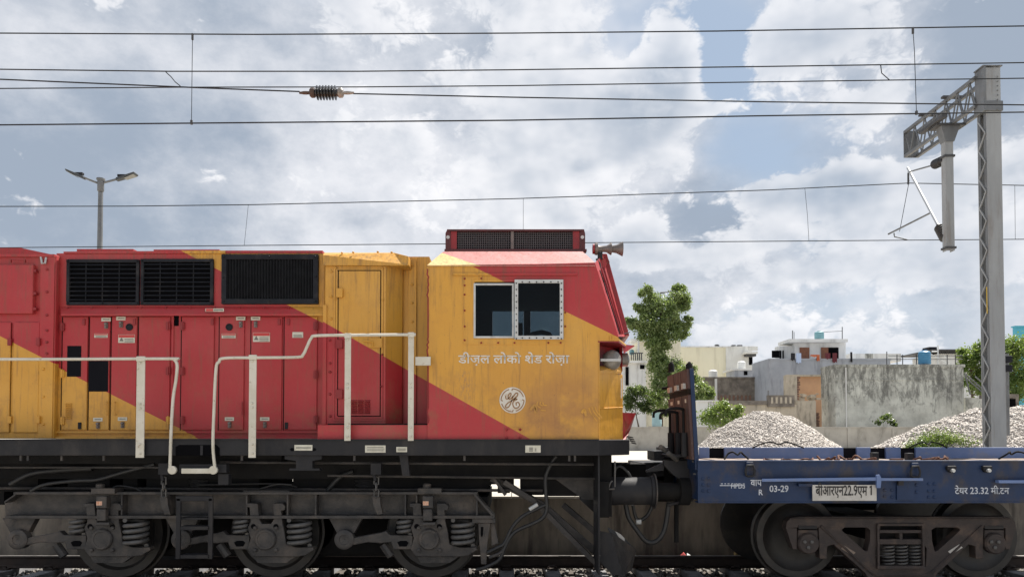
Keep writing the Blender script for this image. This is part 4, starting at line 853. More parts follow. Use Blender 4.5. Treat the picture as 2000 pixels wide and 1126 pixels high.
for k, (px, damper) in enumerate(AX):
    xw = at(px, 1050, YX).x
    if wh0 is None: wh0 = wh.build('wheel', 'wheel', loc=(xw, -.80, rw), smooth=30); whf0 = whf.build('wheel', 'wheel', loc=(xw, .80, rw), smooth=30); adopt(wh0, bog); adopt(whf0, bog)
    else: copy_at(wh0, (xw, -.80, rw), bog); copy_at(whf0, (xw, .80, rw), bog)
    MB().lathe([(-.8, .09), (.8, .09)], (xw, 0, rw), 'Y', 16).build('axle', 'near_black', bog, smooth=40)
    MB().lathe([(-.5, .3), (.35, .3)], (xw + .35, 0, rw + .02), 'Y', 20).build('traction_motor', 'near_black', bog, smooth=40)
    q = lambda *pts: [(px + a, b) for a, b in pts]
    bx = MB(); bx.ppoly(q((-36, 1072), (-30, 1050), (-36, 1030), (-30, 1018), (-32, 990), (-38, 990), (-38, 982), (-16, 982), (-13, 1012), (-8, 1022), (10, 1022), (16, 1012), (14, 982), (32, 982), (38, 988), (36, 996), (30, 996), (32, 1020), (36, 1035), (40, 1062), (60, 1068), (92, 1068), (94, 1073), (76, 1084), (60, 1086), (-26, 1086)), YX - .05, .12)
    box_ = bx.build('axle_box', 'bogie', bog, bevel=.008)
    MB().lathe([(0, .125), (-.02, .125), (-.035, .112), (-.035, .09), (-.028, .085), (-.028, 0)], at(px, 1052, YX - .05), 'Y', 28).build('axle_cap', 'bogie', bog, smooth=35)
    bl = MB(); [bl.lathe([(0, .022), (-.03, .022), (-.035, .012)], at(px + a, b, YX - .05), 'Y', 8) for a, b in ((-20, 1073), (21, 1073), (-20, 1030), (21, 1030))]; bl.build('cap_bolt', 'bogie', bog)
    pin = MB(); [pin.lathe([(0, .03), (-.006, .03)], at(px + a, 1027, YX - .05), 'Y', 12) for a in (-24, 20)]; pin.build('pin_hole', 'void', bog)
    MB().ppoly(q((-24, 1086), (58, 1086), (40, 1098), (-16, 1098)), YX - .02, .1).build('keeper_plate', 'bogie', bog)
    coil(px - 64, px - 33, 1010, 1046, 3.2, YX - .01, .022, bog); coil(px + 42, px + 90, 1010, 1069, 4.6, YX - .0, .026, bog)
    # lower arm with slot, and radius rod to a rubber-bushed eye
    arm = MB(); arm.ppoly(q((-150, 1050), (-130, 1046), (-96, 1040), (-84, 1036), (-76, 1044), (-32, 1044), (-32, 1072), (-70, 1072), (-74, 1058), (-96, 1060), (-120, 1058), (-150, 1064)), YX - .03, .10); arm.build('radius_arm', 'bogie', bog, bevel=.01)
    MB().ppoly(q((-62, 1058), (-56, 1055), (-44, 1055), (-40, 1059), (-44, 1066), (-58, 1066)), YX - .034, .01).build('arm_slot', 'void', bog)
    MB().lathe([(.1, .115), (0, .115), (-.01, .10), (-.01, .06), (0, .055), (0, .02), (.01, 0)], at(px - 166, 1053, YX - .04), 'Y', 24).build('rod_eye', 'bogie', bog, smooth=35)
    MB().ppoly(q((-196, 1011), (-130, 1011), (-146, 1040), (-178, 1044)), YX + .03, .1).build('arm_bracket', 'bogie', bog, bevel=.006)
    MB().ptube([(px - 90, 1062), (px - 74, 1085)], .05, YX + .04).build('brake_lever', 'bogie', bog)
    tops = MB(); tops.pbox(px - 22, 953, px + 24, 963, YX - .11, .2); tops.lathe([(0, .05), (.05, .05), (.06, .03)], at(px - 4, 953, YX - .02), 'Z', 14)
    if damper:
        tops.build('damper_bracket', 'bogie', bog); dm = MB(); dm.pbox(px - 13, 968, px + 8, 992, YX - .16, .1); dm.pbox(px - 12, 993, px + 6, 1017, YX - .15, .08); dm.pbox(px - 14, 1019, px + 13, 1026, YX - .14, .1)
        dm.build('damper', 'bogie', bog, bevel=.012); MB().pbox(px - 12, 978, px - 1, 986, YX - .164, .004).build('orange_label', 'label_orange', bog)
    else:
        MB().pbox(px - 44, 957, px + 46, 963, YX - .03, .2).build('top_plate', 'bogie', bog)
    MB().ppoly(q((30, 1100), (60, 1090), (75, 1110), (70, 1125), (20, 1125)), -.62, .12).build('brake_shoe', 'bogie', bog) if k == 1 else None
for a, b in ((268, 470), (600, 790)): MB().box(at(a, 1050, -.5).x, at(b, 1050, -.5).x, -.5, .6, at(600, 1086, -.5).z, at(600, 1000, -.5).z).build('dark_filler', 'near_black', bog, bevel=.05)  # dark boxes added to fill the gaps between wheels with darkness
# foot ladder hung on the bogie
ld = MB(); ld.pbox(343, 972, 352, 1091, YX - .28, .03); ld.pbox(406, 972, 415, 1091, YX - .28, .03); ld.pbox(343, 968, 415, 978, YX - .28, .03)
ld = ld.build('ladder', 'charcoal', loco, bevel=.006)
for py in (1027, 1083): MB().pbox(352, py, 406, py + 7, YX - .30, .16).build('rung', 'charcoal', ld, bevel=.004)
MB().pbox(352, 1010, 406, 1014, YX - .2, .1).build('hanger_bar', 'charcoal', ld)
# chains from frame to bogie
for px in (320, 735):
    ch = MB(); ch.pbox(px - 11, 904, px + 9, 926, -1.36, .1); ch.ptube([(px - 4, 926), (px - 2, 938)], .02, -1.32); br = ch.build('chain_bracket', 'charcoal', loco)
    ps = [at(px, y, -1.30) for y in (932, 944, 956, 968)]
    for i in range(3):
        a, b = ps[i], ps[i + 1]; w = Vector((.025, 0, 0)) if i % 2 == 0 else Vector((0, .025, 0)); e = (b - a) * .16
        MB().tube([a - e + w * .3, a - e * .2 + w, b + e * .2 + w, b + e + w * .3, b + e - w * .3, b + e * .2 - w, a - e * .2 - w, a - e - w * .3], .010, 6, closed=True).build('chain_link', 'spring', br, smooth=60)
    c2 = MB(); c2.ppoly([(px - 8, 968), (px + 6, 968), (px + 8, 985), (px + 12, 1002), (px + 2, 1004), (px - 6, 986)], YX - .14, .1); c2.build('chain_shackle', 'bogie', loco)
air = MB(); air.lathe([(i * .02, .15 + (.012 if i % 2 else 0)) for i in range(9)], at(715, 958, -.8), 'Z', 20); air.build('rubber_spring', 'rubber', loco, smooth=60)
air = MB(); air.lathe([(i * .02, .15 + (.012 if i % 2 else 0)) for i in range(9)], at(395, 958, -.8), 'Z', 20); air.build('rubber_spring', 'rubber', loco, smooth=60)
for pts, r, Y in (([(20, 945), (60, 925), (110, 918), (180, 914)], .03, -1.1), ([(60, 958), (90, 945), (150, 938), (190, 936), (240, 922), (302, 906)], .022, -1.2), ([(385, 946), (540, 944), (580, 950)], .012, -1.0), ([(640, 957), (665, 930), (690, 920)], .03, -1.0), ([(210, 957), (232, 948), (265, 953), (280, 962)], .012, -1.1),
                  ([(505, 955), (540, 945), (570, 946)], .012, -1.1)):
    MB().tube(smooth_path([at(a, b, Y) for a, b in pts], 6), r, 8).build('hose', 'rubber', loco, smooth=60)
# sanding gear at the bogie's right end
sg = MB(); sg.pbox(922, 1012, 968, 1021, YX - .05, .12); sg.ppoly([(934, 1021), (958, 1021), (952, 1060), (950, 1101), (940, 1101), (936, 1060)], YX - .04, .06); sg.ppoly([(958, 1021), (966, 1021), (974, 1060), (960, 1066)], YX, .08)
sg = sg.build('sand_pipe_bracket', 'bogie', loco, bevel=.006); MB().ppoly([(939, 1028), (944, 1028), (943, 1045), (941, 1048), (939, 1045)], YX - .044, .01).build('slot', 'void', sg)
for pts in ([(952, 1078), (972, 1068), (985, 1060), (1000, 1030), (1020, 1008), (1050, 992), (1066, 985)], [(955, 1088), (975, 1080), (984, 1072)], [(930, 1112), (950, 1106), (975, 1092), (985, 1070), (995, 1050), (1010, 1035), (1040, 1022), (1060, 1010), (1068, 992), (1066, 960), (1066, 930), (1076, 905), (1086, 890)]):
    MB().tube(smooth_path([at(a, b, -1.2) for a, b in pts], 6), .022, 8).build('sand_hose', 'rubber' if len(pts) != 3 else 'bogie', loco, smooth=60)
MB().ptube([(1034, 994), (1050, 984)], .024, -1.2).build('hose_clamp', 'alu', loco)

# --- front end: braces, pilot, buffer, coupler
for pts, r, Y in (([(960, 932), (1060, 985), (1165, 1078)], .055, -.9), ([(985, 940), (1040, 975), (1165, 1100)], .04, -1.05), ([(1100, 985), (1165, 1040)], .045, -.7)):
    MB().tube([at(a, b, Y) for a, b in pts], r, 4).build('brace', 'bogie', loco)
MB().ppoly([(1085, 935), (1168, 930), (1168, 975), (1140, 975)], -.95, .05).build('gusset', 'bogie', loco)
MB().ppoly([(960, 932), (964, 930), (990, 964), (985, 968)], -1.05, .08).build('brace_plate', 'bogie', loco)
eb = MB(); eb.box(at(1168, 900, -1.2).x, at(1168, 900, -1.2).x + .16, -1.2, 1.2, at(1168, 1008, -1.2).z, zb - .002); eb.build('buffer_beam', 'near_black', loco)
eb = MB(); eb.ppoly([(1171, 1010), (1190, 1010), (1188, 1000), (1190, 940), (1171, 940)], -1.3, .2); eb.build('pilot_post', 'near_black', loco)
pc = MB(); A_, B_, C_, D_, E_ = at(1172, 1036, -1.25), at(1193, 1040, -1.25), at(1214, 1122, -1.25), at(1172, 1100, -1.25), at(1240, 1080, -.6)
pc.solid([at(1172, 1036, -1.28), at(1194, 1040, -1.28), at(1216, 1122, -1.28), at(1196, 1122, -1.28), at(1172, 1096, -1.28)], [at(1172, 1036, -1.24), at(1194, 1040, -1.24), at(1216, 1122, -1.24), at(1196, 1122, -1.24), at(1172, 1096, -1.24)])
pilot = pc.build('cattle_guard', 'charcoal', loco)
MB().solid([at(1194, 1038, -1.27), at(1243, 1072, -.75), at(1234, 1112, -.75), at(1216, 1124, -1.27)], [at(1194, 1038, -1.2), at(1243, 1072, -.68), at(1234, 1112, -.68), at(1216, 1124, -1.2)]).build('plough_wing', 'bogie', pilot)
MB().solid([at(1187, 1028, -1.2), at(1212, 1042, -.9), at(1243, 1073, -.7), at(1194, 1042, -1.2)], [at(1187, 1032, -1.2), at(1212, 1046, -.9), at(1243, 1077, -.7), at(1194, 1046, -1.2)]).build('plough_top', 'galv_dark', pilot)
bf = MB(); bc = at(1203, 958, -1.0); ln_ = at(1278, 958, -1.0).x - bc.x; sc_ = 1 / 162
bf.lathe([(-.12, .17), (0, .17), (0, .165), (ln_ - .06, .165), (ln_ - .05, .18), (ln_ - .02, .185), (ln_ - .01, .20), (ln_, .20), (ln_ + .008, .12), (ln_ + .01, 0)], bc, 'X', 40); bfo = bf.build('buffer', 'charcoal', loco, smooth=35)
MB().lathe([(ln_ - .012, .212), (ln_ + .004, .212), (ln_ + .008, .19), (ln_ + .012, 0)], bc, 'X', 40).build('buffer_head', 'bogie', bfo, smooth=35)
bf2 = MB(); bf2.lathe([(-.12, .17), (0, .17), (ln_ - .05, .165), (ln_ - .01, .20), (ln_, .20), (ln_ + .01, 0)], Vector((bc.x, 1.0, bc.z)), 'X', 32); bf2.build('buffer', 'charcoal', loco, smooth=35)
cp = MB(); zc_ = bc.z - .02; cp.box(at(1170, 950, 0).x, at(1300, 950, 0).x, -.14, .14, zc_ - .13, zc_ + .16); cp.box(at(1270, 950, 0).x, at(1330, 950, 0).x, -.2, .2, zc_ - .18, zc_ + .18); cp.build('coupler', 'near_black', loco, bevel=.03)
MB().box(at(1186, 920, -.3).x, at(1262, 920, -.3).x, -.3, .3, at(1200, 940, -.3).z, at(1200, 905, -.3).z).build('draft_pocket', 'near_black', loco, bevel=.01)
for pts, r, Y in (([(1222, 984), (1228, 1010), (1245, 1036), (1262, 1056), (1280, 1057), (1295, 1040), (1302, 1012), (1306, 980)], .030, -.95), ([(1236, 985), (1242, 1010), (1252, 1016)], .022, -.85), ([(1250, 1016), (1262, 1008), (1270, 996), (1274, 984)], .022, -.85), ([(1200, 930), (1202, 915), (1212, 910), (1226, 922), (1232, 932)], .018, -1.0)):
    MB().tube(smooth_path([at(a, b, Y) for a, b in pts], 6), r, 10).build('brake_hose', 'rubber', loco, smooth=60)
MB().lathe([(-.03, .035), (.03, .035)], at(1247, 1018, -.85), 'X', 12).build('hose_coupling', 'alu', loco)
gd = MB()
gd.ptube([(1201, 950), (1201, 900)], .010, -1.25); gd.ptube([(1170, 955), (1200, 954)], .010, -1.25); gd.ptube([(1188, 953), (1192, 942), (1196, 938)], .010, -1.25); gd.build('uncoupling_lever', 'spring', loco)
for i in range(4): MB().solid([at(1224 + i * 3, 850 + i * 4, -1.0), at(1237 + i * 2, 853 + i * 4, -.9), at(1237 + i * 2, 855 + i * 4, -.9), at(1224 + i * 3, 853 + i * 4, -1.0)], [at(1224 + i * 3, 850 + i * 4, .9), at(1237 + i * 2, 853 + i * 4, .9), at(1237 + i * 2, 855 + i * 4, .9), at(1224 + i * 3, 853 + i * 4, .9)]).build('front_tread', 'charcoal', loco)

# ------------------------------------------------------------------ flat wagon
from mathutils.geometry import tessellate_polygon
def holed(outer, holes, Y, dY):
    """plate with openings, given in pixels of plane Y"""
    loops = [[at(p[0], p[1], Y) for p in l] for l in [outer] + holes]
    tris = tessellate_polygon([[Vector((p.x, p.z, 0)) for p in l] for l in loops]); flat = [p for l in loops for p in l]; n = len(flat)
    m = MB(); fs = [tuple(t) for t in tris] + [tuple(i + n for i in reversed(t)) for t in tris]; o = 0
    for l in loops:
        k = len(l); fs += [(o + i, o + (i + 1) % k, o + (i + 1) % k + n, o + i + n) for i in range(k)]; o += k
    return m.add(flat + [Vector((p.x, Y + dY, p.z)) for p in flat], fs)
YW2 = -1.45
wag = thing('flat_wagon', (5.5, 0, 0), 'dark blue flat wagon with a bulkhead end coupled behind the locomotive', 'wagon')
xw0 = at(1363, 940, YW2).x; xw1 = at(2330, 940, YW2).x
zw1, zw0 = at(1700, 901, YW2).z, at(1700, 979, YW2).z
sb = MB(); sb.box(xw0, xw1, YW2, YW2 + .02, zw0, zw1); sb.box(xw0, xw1, YW2 - .012, YW2 + .14, zw1, zw1 + .014); sb.box(xw0, xw1, YW2 - .010, YW2 + .14, zw0 - .014, zw0)
sole = sb.build('sole_bar', 'wagon_blue', wag)
fb = MB(); fb.box(xw0, xw1, -YW2 - .02, -YW2, zw0, zw1); fb.build('far_sole_bar', 'wagon_blue', wag)
MB().box(xw0, xw0 + .10, YW2 + .021, -YW2 - .021, zw0 + .02, zw1 - .045).build('head_stock', 'wagon_blue', wag)
MB().box(xw0 + .1, xw1, YW2 + .03, -YW2 - .03, zw0 + .12, zw1 - .06).build('underframe', 'near_black', wag)
dk = MB(); xx = xw0 + .02
pk = None
while xx < xw1 - .1:                                           # deck planks
    w = .24
    if pk is None: pk = MB().box(0, w - .012, YW2 + .145, 1.34, 0, .05).build('deck_plank', 'deck', loc=(xx, 0, zw1 - .100)); adopt(pk, wag)
    else: copy_at(pk, (xx, 0, zw1 - .100 + rng.uniform(-.006, .006)), wag)
    xx += w
edges = [1366, 1386, 1415, 1648, 1674, 1701, 1731, 1760, 1789, 2020, 2050, 2300]
for i in range(len(edges) - 1):
    a, b = edges[i], edges[i + 1]
    if i % 2 == 0:
        MB().pbox(a, 873, b - .5, 896, 1.34, .05).build('side_stringer', 'wagon_blue_faded_lit', wag, bevel=.006)
    else: MB().pbox(a, 874, b, 896, 1.40, .02).build('stringer_gap', 'black_panel', wag)
def rivets(pts, Y, parent, m): 
    b = MB()
    for p in pts: b.lathe([(0, .020), (-.008, .018), (-.014, .008)], at(p[0], p[1], Y), 'Y', 8)
    o = b.build('rivets', m, parent, smooth=40); o['kind'] = 'stuff'
rivets([(1373 + a, 934 + b) for a in (0, 11) for b in (0, 12, 24)] + [(1814 + a, 944 + b) for a in (0, 11) for b in (0, 14, 26)] + [(1728, 956), (1742, 956), (1728, 968), (1742, 970), (1790, 946), (1790, 960)], YW2, sole, 'wagon_blue')
def ring(px, py, Y, m='wagon_blue', s=1.0):
    b = MB().pbox(px - 7, py - 13, px + 7, py - 3, Y - .03, .03).build('ring_lug', m, wag, bevel=.008)
    c = [at(px + a * s, py + q * s, Y - .045) for a, q in ((-6, -6), (-9, 4), (-8, 13), (-5, 15), (5, 15), (8, 13), (9, 4), (6, -6))]
    MB().tube(c, .013, 8, closed=True).build('lashing_ring', 'charcoal', b, smooth=60)
ring(1465, 914, YW2); ring(1788, 916, YW2)
for px in (1860, 1930):
    b = MB().ppoly([(px - 9, 909), (px + 9, 909), (px + 9, 916), (px + 4, 922), (px - 4, 922), (px - 9, 916)], YW2 - .05, .05).build('stake_hook', 'charcoal', wag, bevel=.01); MB().lathe([(0, .022), (-.03, .02)], at(px, 918, YW2 - .05), 'Y', 10).build('hook_pin', 'alu', b)
bar = MB(); bar.solid([at(1488, 934, YW2 - .09), at(1716, 931, YW2 - .09), at(1716, 938, YW2 - .09), at(1488, 940, YW2 - .09)], [at(1488, 934, YW2 - .02), at(1716, 931, YW2 - .02), at(1716, 938, YW2 - .02), at(1488, 940, YW2 - .02)]); bar = bar.build('brake_bar', 'wagon_blue_faded_lit', wag, bevel=.006)
MB().pbox(1717, 933, 1803, 938, YW2 - .09, .06).build('bar_end', 'wagon_blue_faded_lit', bar); MB().ppoly([(1712, 927), (1718, 926), (1722, 934), (1720, 952), (1713, 952)], YW2 - .10, .03).build('bar_catch', 'wagon_blue_faded_lit', bar); MB().pbox(1560, 944, 1587, 949, YW2 - .06, .06).build('rest', 'wagon_blue', bar)
MB().pbox(1752, 938, 1786, 975, YW2 - .02, .02).build('doubler_plate', 'wagon_blue', sole); MB().pbox(1755, 937, 1765, 947, YW2 - .06, .04).build('lug', 'charcoal', sole)
b2 = MB().pbox(1951, 937, 2100, 943, YW2 - .09, .07).build('brake_bar', 'wagon_blue_faded_lit', wag, bevel=.006)
pt = MB().pbox(1587, 946, 1712, 977, YW2 - .055, .012).build('number_plate', 'plate_white', wag)
text_mesh("बीआरएन22.9एम", 1593, 941, 1694, 972, YW2 - .0575, 'plate_black', 'plate_lettering', pt, bold=.02)
MB().ppoly([(1698.5, 949), (1701.5, 947), (1703, 947), (1703, 966), (1700.5, 966), (1700.5, 951), (1698.5, 952.5)], YW2 - .0575, .001).build('plate_numeral', 'plate_black', pt)
text_mesh("वाप", 1466, 936, 1488, 948, YW2 - .003, 'white_stencil', 'stencil', sole, bold=.02); text_mesh("R", 1482, 955, 1490, 966, YW2 - .003, 'white_stencil', 'stencil', sole, bold=.02); text_mesh("03-29", 1503, 947, 1540, 960, YW2 - .003, 'white_stencil', 'stencil', sole, bold=.02)
text_mesh("टेयर 23.32 मी.टन", 1865, 947, 1971, 964, YW2 - .003, 'white_stencil', 'stencil', sole, bold=.015)
sc_ = MB()
for r in ((1406, 946.5, 1455, 948), (1408, 943, 1412, 944.5), (1415, 943, 1418, 944.5), (1421, 943, 1425, 944.5), (1428, 943, 1432, 944.5)): sc_.pbox(*r, YW2 - .003, .002)
sc_.build('struck_line', 'white_stencil', sole); text_mesh("HPDS", 1428, 943, 1455, 953, YW2 - .0045, 'white_stencil', 'stencil', sole, bold=.01)
# bulkhead
Yn, Yf = -1.42, -.30
T0, T1 = at(1347, 719, Yn).x, at(1355, 719, Yn).x; B0, B1 = at(1358, 897, Yn).x, at(1366, 897, Yn).x; zt_, zb_ = at(1350, 719, Yn).z, at(1362, 897, Yn).z
bh = MB(); bh.solid([(T0, Yn, zt_), (T1, Yn, zt_), (B1, Yn, zb_ - .12), (B0, Yn, zb_ - .12)], [(T0, Yf, zt_), (T1, Yf, zt_), (B1, Yf, zb_ - .12), (B0, Yf, zb_ - .12)])
bh = bh.build('bulkhead', 'wagon_blue', wag, bevel=.004)
def bx_at(f): return T0 + (B0 - T0) * f
def slab(y0, y1, f0, f1, pr, m, name):
    z_ = lambda f: zt_ + (zb_ - zt_) * f
    q = MB(); q.solid([(bx_at(f0) - .001, y0, z_(f0)), (bx_at(f1) - .001, y0, z_(f1)), (bx_at(f1) - pr, y0, z_(f1)), (bx_at(f0) - pr, y0, z_(f0))], [(bx_at(f0) - .001, y1, z_(f0)), (bx_at(f1) - .001, y1, z_(f1)), (bx_at(f1) - pr, y1, z_(f1)), (bx_at(f0) - pr, y1, z_(f0))])
    return q.build(name, m, bh)
for a, b in ((-1.405, -1.10), (-1.06, -.72), (-.68, -.32)):
    slab(a, b, .005, .22, .03, 'head_brown', 'plank'); slab(a, b, .29, 1.0, .035, 'head_brown', 'plank'); slab(a + .1, b - .1, .155, .215, .06, 'plate_white', 'bracket')
    slab(a + .1, b - .14, .33, .37, .037, 'label_plate', 'marking')
slab(-1.41, -.31, .225, .285, .012, 'near_black', 'slot_band')
for y_, f0 in ((-1.24, .44), (-.92, .47), (-.5, .44)):
    z_ = lambda f: zt_ + (zb_ - zt_) * f
    pth = smooth_path([(bx_at(f0) - .06, y_, z_(.95)), (bx_at(f0) - .06, y_, z_(f0 + .06)), (bx_at(f0) - .08, y_ - .02, z_(f0)), (bx_at(f0) - .20, y_ - .05, z_(f0 - .005)), (bx_at(f0) - .27, y_ - .06, z_(f0 + .02)), (bx_at(f0) - .28, y_ - .06, z_(f0 + .08))], 5)
    MB().tube(pth, .017, 8).build('stake_handle', 'near_black', bh, smooth=60); MB().lathe([(0, .04), (.28, .04)], (bx_at(.8) - .07, y_, z_(.97)), 'Z', 10).build('stake_sleeve', 'charcoal', bh)
MB().ptube([(1294, 758, -.3), (1306, 757, -.35), (1308, 764, -.38)], .02).build('side_lug', 'near_black', bh)
for px, Y in ((1311, Yf - .02), (1346, Yn + .06)): MB().ptube([(px, 726, Y), (px, 712, Y), (px + 1, 706, Y)], [.04, .04, .012], n=8).build('top_peg', 'near_black', bh, smooth=50)
# gear at the wagon's end
eg = MB(); eg.ppoly([(1297, 898), (1362, 898), (1362, 945), (1340, 944), (1313, 925), (1297, 908)], -1.05, .10); eg.ppoly([(1262, 918), (1297, 902), (1297, 918), (1262, 922)], -1.0, .06); eg.build('end_gusset', 'charcoal', wag, bevel=.006)
for (a, b, c, d, Y) in ((1278, 880, 1312, 899, -.55), (1310, 894, 1356, 899, -1.0), (1296, 873, 1330, 880, -.3), (1308, 887, 1344, 893, -1.15)): MB().pbox(a, b, c, d, Y, .5).build('foot_plate', 'charcoal', wag, bevel=.01)
for (a, b) in (((1305, 884), (1322, 897)), ((1290, 872), (1302, 880))): MB().ptube([(a[0], a[1], -1.2), (b[0], b[1], -1.1)], .03).build('roller', 'spring', wag)
MB().ptube([(1352, 900), (1363, 901), (1363, 924), (1354, 925)], .014, -1.35).build('grab_iron', 'spring', wag)
MB().box(at(1252, 920, -.2).x, at(1330, 920, -.2).x, -.2, .9, at(1300, 938, -.2).z, at(1300, 903, -.2).z).build('coupler_platform', 'charcoal', wag, bevel=.01)
MB().box(at(1290, 950, 0).x, xw0, -.22, .22, bc.z - .2, bc.z + .24).build('draw_gear', 'near_black', wag, bevel=.03)
for y_ in (-1.0, 1.0): 
    MB().lathe([(0, .10), (.30, .10), (.30, .17), (.42, .17)], (xw0 - .42, y_, bc.z), 'X', 28).build('buffer_housing', 'near_black', wag, smooth=35)
MB().ptube([(1305, 985), (1352, 975), (1362, 960)], .02, -1.0).build('brake_pipe', 'charcoal', wag)
MB().ptube([(1321, 985), (1321, 1058)], .028, -.8).build('hanging_pipe', 'near_black', wag)
# bogie
YF = -1.13
L = [(1537, 1022), (1542, 1012), (1552, 1008), (1760, 1008)]; 
outl = [(1535, 1030), (1537, 1018), (1545, 1010), (1560, 1008), (1960, 1008), (1975, 1010), (1983, 1018), (1985, 1030), (1972, 1072), (1964, 1072), (1964, 1030), (1921, 1030), (1920, 1090), (1906, 1090), (1905, 1066), (1892, 1062), (1832, 1118), (1826, 1128), (1696, 1128), (1690, 1118), (1628, 1062), (1616, 1066), (1615, 1090), (1601, 1090), (1599, 1030), (1557, 1030), (1557, 1072), (1549, 1072)]
tri1 = [(1644, 1034), (1650, 1029), (1692, 1029), (1700, 1034), (1699, 1056), (1694, 1076), (1688, 1074)]; tri2 = [(3520 - a, b) for a, b in reversed(tri1)]
spr = [(1720, 1025), (1800, 1025), (1804, 1062), (1810, 1070), (1808, 1106), (1712, 1106), (1710, 1070), (1716, 1062)]
wb_ = holed(outl, [tri1, tri2, spr], YF, .13).build('bogie', 'bogie_brown', wag, bevel=.008)
rb = MB(); rb.ptube([(1603, 1026), (1640, 1060), (1700, 1116), (1712, 1122), (1808, 1122), (1820, 1116), (1880, 1060), (1917, 1026)], .016, YF - .002, 6); rb.ptube([(1548, 1012), (1972, 1012)], .014, YF - .002, 6); rb.ring_rect(1714, 1022, 1806, 1110, 4, YF - .03, .04); rb.build('rim_rib', 'bogie_brown', wb_, smooth=50)
bl_ = MB(); bl_.pbox(1718, 1034, 1803, 1040, YF - .01, .25); bl_.pbox(1718, 1052, 1803, 1062, YF - .01, .25); bl_.pbox(1757, 1040, 1763, 1052, YF, .2); bl_.pbox(1714, 1104, 1807, 1110, YF - .04, .2); bl_.build('bolster_end', 'bogie_brown', wb_, bevel=.004)
MB().box(at(1718, 1045, YF).x, at(1803, 1045, YF).x, YF + .1, -YF, at(1760, 1060, YF).z, at(1760, 1020, YF).z).build('bolster', 'near_black', wb_)
for px in (1722, 1748, 1775): coil(px, px + 25, 1062, 1105, 6, YF + .07, .012, wb_, 'spring')
for px in (1578, 1942):
    ad = MB(); ad.ppoly([(px - 19, 1034), (px + 19, 1034), (px + 20, 1068), (px - 20, 1068)], YF + .01, .1); ad.build('bearing_adapter', 'bogie_brown', wb_, bevel=.006); MB().pbox(px - 18, 1026, px + 18, 1032, YF - .012, .05).build('adapter_pad', 'charcoal', wb_)
    MB().lathe([(.05, .125), (-.02, .125), (-.04, .11), (-.045, .06), (-.04, 0)], at(px, 1060, YF), 'Y', 32).build('bearing_cap', 'bogie_brown', wb_, smooth=35)
    for a, b in ((-7, -3), (7, -3), (0, 8)): MB().lathe([(0, .022), (-.02, .022), (-.024, .010)], at(px + a, 1060 + b, YF - .04), 'Y', 6).build('cap_bolt', 'spring', wb_)
    xw = at(px, 1060, YF).x; rw2 = .5
    if px == 1578:
        wv0 = MB(); wv0.lathe([(-.02, 0), (-.02, .11), (.02, .14), (.05, .28), (.03, .38), (0, .42), (0, rw2 - .004), (.006, rw2), (.115, rw2 + .004), (.12, rw2 + .03), (.145, rw2 + .03), (.15, rw2 - .03), (.15, .1)], (0, 0, 0), 'Y', 64); wv0 = wv0.build('wheel', 'wheel', loc=(xw, -.80, rw2), smooth=30); adopt(wv0, wb_)
        wf0 = MB(); wf0.lathe([(.02, 0), (.02, .11), (-.02, .14), (-.05, .28), (-.03, .38), (0, .42), (0, rw2 - .004), (-.006, rw2), (-.115, rw2 + .004), (-.12, rw2 + .03), (-.145, rw2 + .03), (-.15, rw2 - .03), (-.15, .1)], (0, 0, 0), 'Y', 64); wf0 = wf0.build('wheel', 'wheel', loc=(xw, .80, rw2), smooth=30); adopt(wf0, wb_)
    else: copy_at(wv0, (xw, -.80, rw2), wb_); copy_at(wf0, (xw, .80, rw2), wb_)
    MB().lathe([(-.8, .08), (.8, .08)], (xw, 0, rw2), 'Y', 16).build('axle', 'near_black', wb_, smooth=40)
for (px, py, rot) in ((1657, 1074, -1), (1866, 1072, 1)):
    e = [(-13, -8), (13, -8), (13, 8), (-13, 8)]; an = R(38) * -rot; 
    MB().ppoly([(px + a * math.cos(an) - b * math.sin(an), py + (a * math.sin(an) + b * math.cos(an)) * .8) for a, b in [(-14, -5), (14, -5), (14, 5), (-14, 5)]], YF - .006, .006).build('cast_marking', 'plate_white' if rot > 0 else 'deck', wb_)
far = MB(); far.box(at(1540, 1015, YF).x, at(1980, 1015, YF).x, 1.0, 1.13, at(1760, 1030, YF).z, at(1760, 1008, YF).z); far.build('far_side_frame', 'near_black', wb_)
# wire lashings and pegs left on the deck
zd = zw1 - .015
def lash(pts, r, m, label, name='lashing_wire'):
    o = MB().tube(smooth_path(pts, 7), r, 6).build(name, m, smooth=60); tag(o, label, 'lashing'); return o
def heap(px0, px1, Y, seed, h, n):
    rr = np.random.default_rng(seed); a, b = at(px0, 898, Y), at(px1, 898, Y)
    return [(a.x + (b.x - a.x) * i / n, Y + rr.uniform(-.10, .10), zd + .012 + abs(math.sin(i * 1.3 + seed)) * rr.uniform(.3, 1.3) * h) for i in range(n + 1)]
lash(heap(1490, 1590, -1.2, 3, .030, 16), .011, 'rust', 'low tangle of rusty wire on the deck above the date marking')
lash(heap(1600, 1712, -1.1, 5, .055, 18), .013, 'rust', 'largest heap of looped rusty wire on the deck above the number plate')
lash(heap(1790, 1860, -1.15, 9, .045, 12), .011, 'rust', 'rusty wire loops on the deck right of the two pegs')
